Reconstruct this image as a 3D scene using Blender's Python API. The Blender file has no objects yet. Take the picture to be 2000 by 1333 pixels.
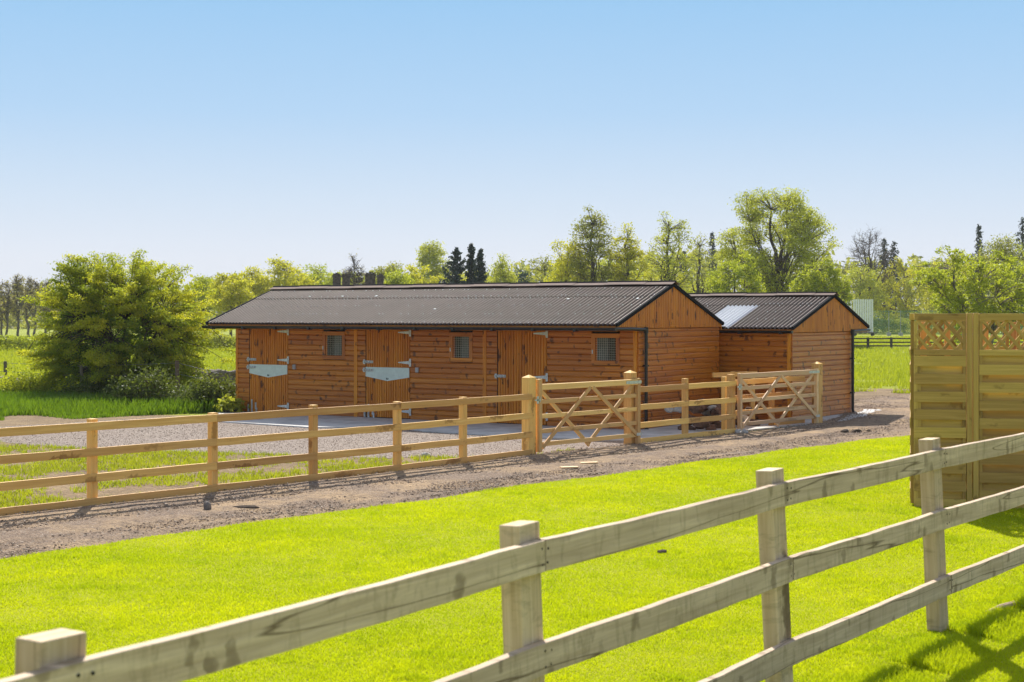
import bpy, math, random
import numpy as np
from mathutils import Vector, Matrix, noise as mnoise
SC = bpy.context.scene
COL = SC.collection
R = math.radians
H = 2.31            # eye height above the ground
F = 3000.0          # focal length in photo pixels
HOR = 616.0         # horizon row

# ---------------- camera ----------------
cd = bpy.data.cameras.new('camera')
cam = bpy.data.objects.new('camera', cd); COL.objects.link(cam)
cam.location = (0, 0, H); cam.rotation_euler = (R(90), 0, 0)
cd.sensor_width = 36; cd.lens = 54; cd.shift_y = -0.02525
cd.clip_start = 0.1; cd.clip_end = 6000
cd.dof.use_dof = True; cd.dof.focus_distance = 27; cd.dof.aperture_fstop = 5.0
SC.camera = cam
# ---------------- light ----------------
SUN_AZ, SUN_EL = -8.0, 42.0
w = bpy.data.worlds.new('World'); SC.world = w; w.use_nodes = True
nt = w.node_tree; nt.nodes.clear()
sky = nt.nodes.new('ShaderNodeTexSky'); sky.sky_type = 'NISHITA'; sky.sun_disc = False
sky.sun_elevation = R(SUN_EL); sky.sun_rotation = R(SUN_AZ)
sky.air_density = 1.0; sky.dust_density = 0.6; sky.ozone_density = 2.2; sky.altitude = 50
bg = nt.nodes.new('ShaderNodeBackground'); bg.inputs[1].default_value = 0.12
wo = nt.nodes.new('ShaderNodeOutputWorld')
# clear spring sky: a pale horizon rising to blue, which passes into the physical sky higher up
geo = nt.nodes.new('ShaderNodeTexCoord'); sep = nt.nodes.new('ShaderNodeSeparateXYZ'); nt.links.new(geo.outputs['Generated'], sep.inputs[0])
cr = nt.nodes.new('ShaderNodeValToRGB'); el = cr.color_ramp.elements
K = 1 / 0.12
def kc(r, g, b): return (r * K, g * K, b * K, 1)
el[0].position = 0.0; el[0].color = kc(.51, .53, .575)
el[1].position = 1.0; el[1].color = kc(.10, .25, .52)
for ps_, c_ in ((.035, kc(.50, .53, .585)), (.075, kc(.42, .50, .595)), (.13, kc(.30, .44, .60)), (.21, kc(.21, .385, .585)), (.35, kc(.15, .32, .57))):
    e_ = el.new(ps_); e_.color = c_
nt.links.new(sep.outputs[2], cr.inputs[0])
mr = nt.nodes.new('ShaderNodeMapRange'); mr.interpolation_type = 'SMOOTHSTEP'; mr.inputs[1].default_value = .24; mr.inputs[2].default_value = .55
nt.links.new(sep.outputs[2], mr.inputs[0])
mx = nt.nodes.new('ShaderNodeMix'); mx.data_type = 'RGBA'; nt.links.new(mr.outputs[0], mx.inputs[0]); nt.links.new(cr.outputs[0], mx.inputs[6])
hsv = nt.nodes.new('ShaderNodeHueSaturation'); hsv.inputs['Saturation'].default_value = .45; hsv.inputs['Value'].default_value = 1.08
nt.links.new(sky.outputs[0], hsv.inputs['Color']); nt.links.new(hsv.outputs[0], mx.inputs[7])
nt.links.new(mx.outputs[2], bg.inputs[0]); nt.links.new(bg.outputs[0], wo.inputs[0])
sd = bpy.data.lights.new('sun', 'SUN'); sd.energy = 4.6; sd.angle = R(0.55); sd.color = (1.0, 0.945, 0.86)
sun = bpy.data.objects.new('sun', sd); COL.objects.link(sun)
S = Vector((math.sin(R(SUN_AZ)) * math.cos(R(SUN_EL)), math.cos(R(SUN_AZ)) * math.cos(R(SUN_EL)), math.sin(R(SUN_EL))))
sun.rotation_euler = S.to_track_quat('Z', 'Y').to_euler(); sun.location = (0, 60, 60)
SC.view_settings.view_transform = 'Standard'; SC.view_settings.look = 'None'
SC.view_settings.exposure = 0.6; SC.view_settings.gamma = 1; SC.view_settings.use_curve_mapping = False
SC.cycles.max_bounces = 8; SC.cycles.transparent_max_bounces = 8

rnd = random.Random(7)
npr = np.random.default_rng(11)

def gp(px, py):
    """photo pixel of a point on the ground -> world"""
    z = F * H / (py - HOR)
    return Vector(((px - 1000) / F * z, z, 0))

# ---------------- materials ----------------
def srgb(r, g, b):
    f = lambda c: ((c / 255 + 0.055) / 1.055) ** 2.4 if c > 10 else c / 255 / 12.92
    return (f(r), f(g), f(b), 1)
def new_mat(name):
    m = bpy.data.materials.new(name); m.use_nodes = True
    t = m.node_tree; t.nodes.clear()
    out = t.nodes.new('ShaderNodeOutputMaterial'); p = t.nodes.new('ShaderNodeBsdfPrincipled')
    t.links.new(p.outputs[0], out.inputs[0])
    return m, t, p, out
def N(t, k, **kw):
    n = t.nodes.new(k)
    for a, b in kw.items(): setattr(n, a, b)
    return n
def setin(n, d):
    for k, v in d.items(): n.inputs[k].default_value = v
    return n
def mixc(t, fac, a, b, mode='MIX'):
    n = N(t, 'ShaderNodeMix', data_type='RGBA', blend_type=mode)
    for i, v in ((0, fac), (6, a), (7, b)):
        if isinstance(v, bpy.types.NodeSocket): t.links.new(v, n.inputs[i])
        else: n.inputs[i].default_value = v
    return n.outputs[2]
def ramp(t, src, stops):
    n = N(t, 'ShaderNodeValToRGB'); e = n.color_ramp.elements
    while len(e) > 1: e.remove(e[-1])
    e[0].position = stops[0][0]; e[0].color = stops[0][1]
    for p, c in stops[1:]:
        x = e.new(p); x.color = c
    t.links.new(src, n.inputs[0]); return n.outputs[0]
def G(v): return (v, v, v, 1)
def mapping(t, src, scale, loc=(0, 0, 0)):
    m = N(t, 'ShaderNodeMapping'); m.inputs['Scale'].default_value = scale; m.inputs['Location'].default_value = loc
    t.links.new(src, m.inputs[0]); return m.outputs[0]
def noise(t, src, scale, detail=3, rough=.55, dist=0):
    n = N(t, 'ShaderNodeTexNoise'); setin(n, {'Scale': scale, 'Detail': detail, 'Roughness': rough, 'Distortion': dist})
    t.links.new(src, n.inputs['Vector']); return n.outputs[0]

def wood(name, light, dark, knot, knots=.5, rough=.6, spec=.3, stain=None, stain_amt=0.0, knot_scale=(3.2, 9, 1), bump=.25, crack=0):
    m, t, p, out = new_mat(name)
    uv = N(t, 'ShaderNodeUVMap', uv_map='UVMap').outputs[0]
    at = N(t, 'ShaderNodeAttribute', attribute_name='var')
    g1 = noise(t, mapping(t, uv, (1.3, 34, 1)), 1.0, 4, .6, .6)
    g2 = noise(t, mapping(t, uv, (.7, 9, 1)), 1.0, 3, .5, 1.4)
    c = mixc(t, ramp(t, g1, [(.3, G(0)), (.72, G(1))]), light, dark)
    c = mixc(t, ramp(t, g2, [(.35, G(0)), (.75, G(.55))]), c, dark)
    if knots:
        v = N(t, 'ShaderNodeTexVoronoi'); v.inputs['Scale'].default_value = 1; v.inputs['Randomness'].default_value = 1
        nz = N(t, 'ShaderNodeTexNoise'); setin(nz, {'Scale': 14.0, 'Detail': 2}); t.links.new(uv, nz.inputs[0])
        add = N(t, 'ShaderNodeVectorMath', operation='MULTIPLY_ADD')
        t.links.new(nz.outputs[1], add.inputs[0]); add.inputs[1].default_value = (.9, .9, 0)
        t.links.new(mapping(t, uv, knot_scale), add.inputs[2]); t.links.new(add.outputs[0], v.inputs['Vector'])
        sep = N(t, 'ShaderNodeSeparateColor'); t.links.new(v.outputs['Color'], sep.inputs[0])
        th = N(t, 'ShaderNodeMath', operation='MULTIPLY_ADD'); t.links.new(sep.outputs[0], th.inputs[0]); th.inputs[1].default_value = .75; th.inputs[2].default_value = .0
        ad = N(t, 'ShaderNodeMath', operation='ADD'); t.links.new(th.outputs[0], ad.inputs[0]); t.links.new(v.outputs['Distance'], ad.inputs[1])
        kf = ramp(t, ad.outputs[0], [(.16, G(knots)), (.36, G(knots * .75)), (.50, G(0))])
        c = mixc(t, kf, c, knot)
    if stain:
        s1 = noise(t, mapping(t, uv, (15, 4, 1), (3, 7, 0)), 1.0, 4, .65, .8)
        c = mixc(t, ramp(t, s1, [(.52, G(0)), (.74, G(stain_amt))]), c, stain)
        tc = N(t, 'ShaderNodeTexCoord').outputs['Object']
        s2 = noise(t, tc, 1.7, 4, .6)
        c = mixc(t, ramp(t, s2, [(.35, G(0)), (.75, G(stain_amt * .35))]), c, stain)
    if crack:
        cn_ = noise(t, mapping(t, uv, (.22, 4.6, 1), (9, 2, 0)), 1.0, 4, .4, .0)
        sb_ = N(t, 'ShaderNodeMath', operation='SUBTRACT'); t.links.new(cn_, sb_.inputs[0]); sb_.inputs[1].default_value = .5
        ab_ = N(t, 'ShaderNodeMath', operation='ABSOLUTE'); t.links.new(sb_.outputs[0], ab_.inputs[0])
        c = mixc(t, ramp(t, ab_.outputs[0], [(.0, G(crack)), (.003, G(crack * .7)), (.008, G(0))]), c, knot)
    hs = N(t, 'ShaderNodeHueSaturation'); t.links.new(c, hs.inputs['Color'])
    mm = N(t, 'ShaderNodeMapRange'); t.links.new(at.outputs['Fac'], mm.inputs[0]); mm.inputs[3].default_value = .74; mm.inputs[4].default_value = 1.22
    t.links.new(mm.outputs[0], hs.inputs['Value'])
    mh = N(t, 'ShaderNodeMapRange'); t.links.new(at.outputs['Fac'], mh.inputs[0]); mh.inputs[3].default_value = .492; mh.inputs[4].default_value = .508
    t.links.new(mh.outputs[0], hs.inputs['Hue'])
    t.links.new(hs.outputs[0], p.inputs['Base Color'])
    setin(p, {'Roughness': rough, 'Specular IOR Level': spec})
    b = N(t, 'ShaderNodeBump'); setin(b, {'Strength': bump, 'Distance': .004}); t.links.new(g1, b.inputs['Height']); t.links.new(b.outputs[0], p.inputs['Normal'])
    return m

M = {}
M['clad'] = wood('stained_cladding', srgb(212, 130, 36), srgb(160, 88, 18), srgb(60, 27, 10), .85, .42, .4, knot_scale=(8.0, 4.2, 1))
for n_ in M['clad'].node_tree.nodes:
    if n_.type == 'BSDF_PRINCIPLED': n_.inputs['Coat Weight'].default_value = .2; n_.inputs['Coat Roughness'].default_value = .32
M['boards'] = wood('stained_boarding', srgb(224, 146, 38), srgb(176, 98, 20), srgb(54, 22, 8), .9, .5, .4, knot_scale=(3.6, 11, 1))
M['fence'] = wood('new_pine', srgb(240, 196, 122), srgb(214, 160, 88), srgb(130, 78, 32), .7, .65, .25, knot_scale=(1.6, 7, 1))
M['gate'] = wood('planed_pine', srgb(244, 204, 134), srgb(220, 172, 104), srgb(140, 90, 48), .5, .6, .3, knot_scale=(1.6, 7, 1))
M['pale_gate'] = wood('weathered_gate_wood', srgb(238, 202, 156), srgb(212, 170, 122), srgb(130, 92, 56), .45, .6, .3, knot_scale=(1.6, 7, 1))
M['grey'] = wood('weathered_grey_wood', srgb(234, 210, 182), srgb(184, 160, 134), srgb(100, 80, 56), .6, .75, .2, stain=srgb(134, 116, 84), stain_amt=.55, knot_scale=(9, 5, 1), bump=.8, crack=.85)
M['greypost'] = wood('weathered_post_wood', srgb(224, 200, 170), srgb(186, 158, 124), srgb(84, 62, 38), .8, .75, .2, stain=srgb(92, 80, 52), stain_amt=.5, knot_scale=(1.2, 5, 1), bump=.6, crack=.5)
M['panel'] = wood('treated_panel_wood', srgb(208, 172, 98), srgb(172, 138, 70), srgb(90, 64, 28), .55, .65, .25, stain=srgb(176, 150, 84), stain_amt=.3, knot_scale=(3.4, 9, 1))
M['litpanel'] = wood('bounce_lit_panel_wood', srgb(244, 180, 104), srgb(220, 146, 72), srgb(96, 50, 20), .5, .6, .3)  # panel wood with warm bounced light put into its colour
M['oldpost'] = wood('old_post_wood', srgb(142, 130, 112), srgb(100, 88, 72), srgb(50, 42, 32), .5, .8, .1)
M['darkfence'] = wood('dark_fence_wood', srgb(92, 84, 78), srgb(66, 60, 56), srgb(30, 28, 26), .3, .8, .1)

def plain(name, col, rough=.5, metal=0, spec=.5, nscale=8, namt=.12, bump=0):
    m, t, p, out = new_mat(name)
    tc = N(t, 'ShaderNodeTexCoord').outputs['Object']
    n = noise(t, tc, nscale, 4, .6)
    d = tuple(c * (1 - namt * 2.2) for c in col[:3]) + (1,)
    t.links.new(mixc(t, ramp(t, n, [(.35, G(0)), (.7, G(1))]), col, d), p.inputs['Base Color'])
    setin(p, {'Roughness': rough, 'Metallic': metal, 'Specular IOR Level': spec})
    if bump:
        b = N(t, 'ShaderNodeBump'); setin(b, {'Strength': bump, 'Distance': .02}); t.links.new(n, b.inputs['Height']); t.links.new(b.outputs[0], p.inputs['Normal'])
    return m
M['black'] = plain('black_plastic', (.012, .013, .015, 1), .35, 0, .5)
M['matteblack'] = plain('matt_black_trim', (.018, .020, .024, 1), .9, 0, .05)
M['ridge'] = plain('ridge_capping', (.23, .17, .145, 1), .85, 0, .08, 5, .12)
M['steel'] = plain('galvanised_steel', (.62, .66, .66, 1), .38, .55, .5, 30, .15)
M['plate'] = plain('zinc_plate', (.62, .72, .66, 1), .5, .25, .5, 12, .06)
M['boxgrey'] = plain('grey_plastic', (.42, .42, .42, 1), .5)
M['white'] = plain('white_paint', (.90, .92, .94, 1), .5, 0, .4, 3, .05)
M['dark'] = plain('dark_interior', (.012, .010, .009, 1), .9)
M['sheet'] = plain('pale_plastic_sheet', (.12, .14, .11, 1), .4, 0, .3, 5, .2)
M['stone'] = plain('stone', (.26, .22, .19, 1), .9, 0, .2, 9, .25, .6)
M['palestone'] = plain('pale_stone', (.5, .48, .45, 1), .9, 0, .2, 9, .15, .4)
M['brownstone'] = plain('brown_rock', (.2, .12, .085, 1), .9, 0, .2, 9, .3, .6)
M['soilclod'] = plain('dark_soil', (.11, .085, .065, 1), .95, 0, .1, 20, .3, .8)
M['brick'] = plain('sooty_brick', (.17, .125, .10, 1), .9, 0, .2, 6, .3)
M['tile'] = plain('slate_roof', (.07, .07, .075, 1), .7)
M['concrete'] = plain('concrete', (.64, .63, .61, 1), .85, 0, .25, 2.2, .17, .1)
M['bark'] = plain('bark', (.13, .10, .08, 1), .9, 0, .1, 6, .3)
M['palebark'] = plain('pale_bark', (.26, .215, .175, 1), .9, 0, .1, 6, .3)
M['wire'] = plain('wire', (.25, .24, .22, 1), .6, .5)
M['hill'] = plain('far_hill', (.10, .12, .12, 1), 1, 0, 0, .02, .2)
M['meshwire'] = plain('mesh_wire', (.55, .52, .45, 1), .5, .2)
M['pebble'] = plain('pebbles', (.33, .28, .255, 1), .85, 0, .25, 14, .3)

m, t, p, out = new_mat('corrugated_bitumen')       # brown corrugated roofing
tc = N(t, 'ShaderNodeTexCoord').outputs['Object']
n1 = noise(t, tc, 2.0, 5, .6); n2 = noise(t, tc, 90, 2)
c = mixc(t, ramp(t, n1, [(.35, G(0)), (.7, G(1))]), (.078, .050, .041, 1), (.052, .034, .028, 1))
t.links.new(c, p.inputs['Base Color']); setin(p, {'Roughness': .54, 'Specular IOR Level': .42, 'Specular Tint': (1, .76, .64, 1)})
b = N(t, 'ShaderNodeBump'); setin(b, {'Strength': .15, 'Distance': .003}); t.links.new(n2, b.inputs['Height']); t.links.new(b.outputs[0], p.inputs['Normal'])
M['roof'] = m
m, t, p, out = new_mat('clear_roof_sheet')
setin(p, {'Base Color': (.95, .96, .98, 1), 'Roughness': .3, 'Alpha': .72, 'Specular IOR Level': .8}); M['skylight'] = m
m, t, p, out = new_mat('window_glass')
setin(p, {'Base Color': (.015, .016, .016, 1), 'Roughness': .06, 'Specular IOR Level': .2}); M['glass'] = m  # opaque near-black base puts the unlit interior into the pane
m, t, p, out = new_mat('sports_netting')
setin(p, {'Base Color': (.06, .28, .20, 1), 'Roughness': .8, 'Alpha': .28}); M['net'] = m

def leafmat(name, a, b, trans=.5, rough=.55, spec=.25, tr_gain=1.5):
    m, t, p, out = new_mat(name)
    at = N(t, 'ShaderNodeAttribute', attribute_name='var')
    tc = N(t, 'ShaderNodeTexCoord').outputs['Object']
    n = noise(t, tc, .6, 3)
    c = mixc(t, at.outputs['Fac'], a, b)
    c = mixc(t, ramp(t, n, [(.35, G(0)), (.7, G(.55))]), c, b)
    t.links.new(c, p.inputs['Base Color']); setin(p, {'Roughness': rough, 'Specular IOR Level': spec})
    tr = N(t, 'ShaderNodeBsdfTranslucent')
    gm = N(t, 'ShaderNodeMix', data_type='RGBA', blend_type='MULTIPLY'); gm.inputs[0].default_value = 1
    t.links.new(c, gm.inputs[6]); gm.inputs[7].default_value = (tr_gain, tr_gain * 1.0, tr_gain * .55, 1); t.links.new(gm.outputs[2], tr.inputs[0])
    ms = N(t, 'ShaderNodeMixShader'); ms.inputs[0].default_value = trans
    t.links.new(p.outputs[0], ms.inputs[1]); t.links.new(tr.outputs[0], ms.inputs[2]); t.links.new(ms.outputs[0], out.inputs[0])
    return m
LF = {
 'lime': leafmat('lime_leaves', (.42, .44, .04, 1), (.26, .30, .035, 1)),
 'yellow': leafmat('yellow_green_leaves', (.54, .50, .04, 1), (.36, .36, .035, 1)),
 'olive': leafmat('olive_leaves', (.34, .32, .06, 1), (.20, .22, .05, 1)),
 'green': leafmat('green_leaves', (.44, .45, .06, 1), (.28, .30, .05, 1)),
 'brown': leafmat('bronze_buds', (.42, .36, .14, 1), (.27, .23, .10, 1), .3),
 'needle': leafmat('dark_needles', (.065, .085, .06, 1), (.04, .058, .048, 1), .2, tr_gain=1),
 'blue': leafmat('blue_green_leaves', (.07, .11, .075, 1), (.05, .08, .06, 1), .3),
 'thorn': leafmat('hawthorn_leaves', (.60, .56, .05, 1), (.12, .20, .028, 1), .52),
 'bramble': leafmat('bramble_leaves', (.18, .22, .04, 1), (.08, .105, .03, 1), .35, .55, .2),
 'dry': leafmat('dry_stems', (.24, .17, .09, 1), (.14, .10, .055, 1), .2),
}
GR = {
 'lawn': leafmat('lawn_grass', (.55, .575, .010, 1), (.31, .40, .008, 1), .5, .5, .2, 1.35),
 'meadow': leafmat('meadow_grass', (.34, .36, .025, 1), (.22, .26, .02, 1), .55, .5, .3, 1.4),
 'tall': leafmat('tall_grass', (.20, .30, .018, 1), (.09, .17, .012, 1), .42, .45, .35, 1.4),
}

def groundmat(name, fn, rough=.95, bump_scale=30, bump=.5, dist=.02):
    m, t, p, out = new_mat(name)
    tc = N(t, 'ShaderNodeTexCoord').outputs['Object']
    t.links.new(fn(t, tc), p.inputs['Base Color']); setin(p, {'Roughness': rough, 'Specular IOR Level': .15})
    n = noise(t, tc, bump_scale, 5, .7)
    v = N(t, 'ShaderNodeTexVoronoi'); v.inputs['Scale'].default_value = bump_scale * 1.3; t.links.new(tc, v.inputs['Vector'])
    a = N(t, 'ShaderNodeMath', operation='SUBTRACT'); t.links.new(n, a.inputs[0]); t.links.new(v.outputs['Distance'], a.inputs[1])
    b = N(t, 'ShaderNodeBump'); setin(b, {'Strength': bump, 'Distance': dist}); t.links.new(a.outputs[0], b.inputs['Height']); t.links.new(b.outputs[0], p.inputs['Normal'])
    return m
def f_lawn(t, tc):
    c = mixc(t, ramp(t, noise(t, tc, 60, 3), [(.3, G(0)), (.7, G(1))]), (.42, .43, .008, 1), (.30, .33, .008, 1))
    return c
def f_field(t, tc):
    c = mixc(t, ramp(t, noise(t, tc, .12, 5), [(.35, G(0)), (.68, G(1))]), (.40, .42, .03, 1), (.27, .32, .025, 1))
    return mixc(t, ramp(t, noise(t, tc, 7, 5, .7), [(.35, G(0)), (.7, G(.6))]), c, (.24, .30, .02, 1))
def f_gravel(a, b_, mud, mudf):
    def f(t, tc):
        v = N(t, 'ShaderNodeTexVoronoi'); v.inputs['Scale'].default_value = 62; t.links.new(tc, v.inputs['Vector'])
        s = N(t, 'ShaderNodeSeparateColor'); t.links.new(v.outputs['Color'], s.inputs[0])
        c = mixc(t, s.outputs[0], a, b_)
        c = mixc(t, ramp(t, s.outputs[1], [(.90, G(0)), (.97, G(.6))]), c, (.62, .55, .48, 1))
        c = mixc(t, ramp(t, noise(t, tc, .9, 6, .65), [(.42, G(0)), (.62, G(mudf))]), c, mud)
        return mixc(t, ramp(t, noise(t, tc, 9, 6, .8), [(.48, G(0)), (.66, G(.75))]), c, (.10, .08, .07, 1))
    return f
def f_soil(t, tc):
    c = mixc(t, ramp(t, noise(t, tc, 1.2, 5, .7), [(.35, G(0)), (.65, G(1))]), (.38, .27, .15, 1), (.22, .155, .095, 1))
    return mixc(t, ramp(t, noise(t, tc, 9, 4, .7), [(.45, G(0)), (.7, G(.7))]), c, (.14, .10, .07, 1))
M['ground'] = groundmat('field_ground', f_field, .9, 9, .8, .12)
M['lawn'] = groundmat('lawn_ground', f_lawn, .9, 60, .6, .02)
M['track'] = groundmat('track_gravel', f_gravel((.21, .15, .105, 1), (.39, .285, .205, 1), (.56, .39, .225, 1), .75), .95, 30, .9, .035)
M['yard'] = groundmat('yard_gravel', f_gravel((.21, .165, .14, 1), (.34, .28, .235, 1), (.32, .26, .21, 1), .4), .95, 90, .4, .01)
M['soil'] = groundmat('bare_soil', f_soil, .95, 14, .9, .05)

# ---------------- tagging ----------------
def tag(o, label=None, cat=None, group=None, kind=None):
    for k, v in (('label', label), ('category', cat), ('group', group), ('kind', kind)):
        if v: o[k] = v
    return o
def empty(name, loc, rz=0, label=None, cat=None, group=None):
    o = bpy.data.objects.new(name, None); COL.objects.link(o); o.location = loc; o.rotation_euler = (0, 0, rz)
    o.empty_display_size = .2
    return tag(o, label, cat, group)

class MB:
    """collects boxes, beams and prisms of one mesh"""
    def __init__(s): s.v = []; s.f = []; s.uv = []; s.c = []; s.mi = []; s.cm = 0
    def face(s, pts, uvs, var):
        i = len(s.v); s.v += [tuple(p) for p in pts]; s.f.append(tuple(range(i, i + len(pts)))); s.uv += uvs; s.c += [var] * len(pts); s.mi.append(s.cm)
    def beam(s, p0, p1, w, h, up=(0, 0, 1), n=1, jit=0, var=None, s1=1.0, roll=0):
        """w across (d x up), h along up"""
        p0, p1 = Vector(p0), Vector(p1); d = (p1 - p0); L = d.length; d.normalize(); up = Vector(up)
        sd_ = d.cross(up).normalized(); up = sd_.cross(d).normalized()
        var = rnd.random() if var is None else var; ou, ov = rnd.random() * 50, rnd.random() * 50
        rings = []
        for k in range(n + 1):
            q = p0 + d * (L * k / n); sc = 1 + (s1 - 1) * k / n
            if jit: q = q + sd_ * rnd.uniform(-jit, jit) + up * rnd.uniform(-jit, jit)
            rings.append([q + sd_ * (a * w * sc / 2) + up * (b * h * sc / 2) for a, b in ((-1, -1), (1, -1), (1, 1), (-1, 1))])
        per = [0, w, w + h, 2 * w + h, 2 * w + 2 * h]
        for k in range(n):
            u0, u1 = ou + L * k / n, ou + L * (k + 1) / n
            for j in range(4):
                j2 = (j + 1) % 4
                s.face([rings[k][j], rings[k][j2], rings[k + 1][j2], rings[k + 1][j]],
                       [(u0, ov + per[j]), (u0, ov + per[j + 1]), (u1, ov + per[j + 1]), (u1, ov + per[j])], var)
        s.face(rings[0][::-1], [(ou, ov), (ou + .02, ov), (ou + .02, ov + h), (ou, ov + h)], 1.0)
        s.face(rings[-1], [(ou, ov), (ou + .02, ov), (ou + .02, ov + h), (ou, ov + h)], 1.0)  # end caps at the lightest tone: sunlight on post tops put into the colour
    def box(s, lo, hi, along='x', var=None, n=1, jit=0):
        lo, hi = Vector(lo), Vector(hi); c = (lo + hi) / 2; z = hi - lo
        if along == 'x': s.beam((lo.x, c.y, c.z), (hi.x, c.y, c.z), z.y, z.z, (0, 0, 1), n, jit, var)
        elif along == 'y': s.beam((c.x, lo.y, c.z), (c.x, hi.y, c.z), z.x, z.z, (0, 0, 1), n, jit, var)
        else: s.beam((c.x, c.y, lo.z), (c.x, c.y, hi.z), z.y, z.x, (1, 0, 0), n, jit, var)
    def prism(s, poly, ext, var=None, grain='ext'):
        """poly: 3D points, extruded by ext"""
        ext = Vector(ext); L = ext.length; poly = [Vector(p) for p in poly]; var = rnd.random() if var is None else var
        ou, ov = rnd.random() * 50, rnd.random() * 50; n = len(poly); acc = 0
        e0 = (poly[1] - poly[0]).normalized(); nn = (poly[1] - poly[0]).cross(poly[2] - poly[0]).normalized(); e1 = nn.cross(e0)
        pu = [(ou + (p - poly[0]).dot(e1), ov + (p - poly[0]).dot(e0)) for p in poly]
        s.face(poly[::-1], pu[::-1], var); s.face([p + ext for p in poly], pu, var)
        for i in range(n):
            a, b = poly[i], poly[(i + 1) % n]; l = (b - a).length
            if grain == 'ext': uv = [(ou, ov + acc), (ou, ov + acc + l), (ou + L, ov + acc + l), (ou + L, ov + acc)]
            else: uv = [(ou + acc, ov), (ou + acc + l, ov), (ou + acc + l, ov + L), (ou + acc, ov + L)]
            s.face([a, b, b + ext, a + ext], uv, var); acc += l
    def tube(s, pts, r, n=8, var=.5, cap=True):
        pts = [Vector(p) for p in pts]; rs = r if isinstance(r, (list, tuple)) else [r] * len(pts); rings = []
        for i, p in enumerate(pts):
            d = (pts[min(i + 1, len(pts) - 1)] - pts[max(i - 1, 0)]).normalized()
            a = d.orthogonal().normalized() if i == 0 else (rings_a - d * rings_a.dot(d)).normalized()
            rings_a = a; b = d.cross(a)
            rings.append([p + (a * math.cos(2 * math.pi * k / n) + b * math.sin(2 * math.pi * k / n)) * rs[i] for k in range(n)])
        for i in range(len(pts) - 1):
            for k in range(n):
                k2 = (k + 1) % n
                s.face([rings[i][k], rings[i][k2], rings[i + 1][k2], rings[i + 1][k]], [(0, k), (0, k + 1), (1, k + 1), (1, k)], var)
        if cap:
            s.face(rings[0][::-1], [(0, 0)] * n, var); s.face(rings[-1], [(0, 0)] * n, var)
    def build(s, name, mat, parent=None, bevel=0, smooth=False):
        me = bpy.data.meshes.new(name); me.from_pydata(s.v, [], s.f)
        uvl = me.uv_layers.new(name='UVMap'); uvl.data.foreach_set('uv', np.array(s.uv, dtype=np.float32).ravel())
        ca = me.color_attributes.new('var', 'FLOAT_COLOR', 'CORNER')
        c = np.array(s.c, dtype=np.float32); ca.data.foreach_set('color', np.stack([c, c, c, np.ones_like(c)], 1).ravel())
        mats = mat if isinstance(mat, (list, tuple)) else [mat]
        for mm in mats: me.materials.append(mm)
        if len(mats) > 1: me.polygons.foreach_set('material_index', s.mi)
        me.update()
        if bevel or smooth:
            import bmesh
            bm = bmesh.new(); bm.from_mesh(me); bmesh.ops.remove_doubles(bm, verts=bm.verts, dist=1e-5); bm.to_mesh(me); bm.free()
        if smooth: me.polygons.foreach_set('use_smooth', [True] * len(me.polygons))
        o = bpy.data.objects.new(name, me); COL.objects.link(o)
        if bevel:
            bv = o.modifiers.new('bevel', 'BEVEL'); bv.width = bevel; bv.segments = 2; bv.limit_method = 'ANGLE'; bv.angle_limit = R(35)
        if parent: o.parent = parent
        return o

def sheet(name, pts, z, mat, kind='structure', label=None):
    me = bpy.data.meshes.new(name); me.from_pydata([(p[0], p[1], z) for p in pts], [], [tuple(range(len(pts)))])
    me.materials.append(mat); me.update()
    if me.polygons[0].normal.z < 0: me.flip_normals()
    o = bpy.data.objects.new(name, me); COL.objects.link(o); return tag(o, label, None, None, kind)
def wiggle(pts, amp=.12, step=.5, seed=0):
    out = []
    for i, p in enumerate(pts):
        q = pts[(i + 1) % len(pts)]; p = Vector((p[0], p[1], 0)); q = Vector((q[0], q[1], 0)); L = (q - p).length; n = max(1, int(L / step))
        if n > 200: n = 200
        nn = Vector((-(q - p).y, (q - p).x, 0)).normalized()
        for k in range(n):
            r = p.lerp(q, k / n)
            out.append(r + nn * (amp * (mnoise.noise(r * .9 + Vector((seed, 0, 0))) * 1.6 + mnoise.noise(r * 3.1) * .8) if k else 0))
    return out

# ================= SETTING =================
sheet('ground', [(-500, -30), (500, -30), (500, 650), (-500, 650)], 0, M['ground'])
# far hill at the left
hb = MB(); prof = [(-620, 0), (-560, 14), (-500, 22), (-430, 25), (-380, 20), (-330, 14), (-250, 11), (-160, 9), (0, 9), (200, 12), (420, 10), (640, 0)]
for (x0, z0), (x1, z1) in zip(prof[:-1], prof[1:]):
    x0, x1, z0, z1 = x0 * .42, x1 * .42, z0 * .42, z1 * .42
    hb.face([(x0, 520, -.5), (x1, 520, -.5), (x1, 580, z1), (x0, 580, z0)], [(0, 0)] * 4, .5)
    hb.face([(x0, 580, z0), (x1, 580, z1), (x1, 640, -.5), (x0, 640, -.5)], [(0, 0)] * 4, .5)
tag(hb.build('hill', M['hill']), kind='structure')

# fence lines of the track
FA = [(-7.6, 15.4), (-5.07, 18.55), (-3.887, 19.95), (-2.76, 21.32), (-1.69, 22.62), (-.76, 23.8), (.277, 25.2)]
def FB(px):      # second straight part, from first gate post on
    t_ = (px - 1000) / F; s_ = (25.2 * t_ - .277) / (1 - 1.1645 * t_); return Vector((.277 + s_, 25.2 + 1.1645 * s_, 0))
G1, G2, G3, G4 = Vector((.277, 25.2, 0)), FB(1231), FB(1431), FB(1596)

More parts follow.
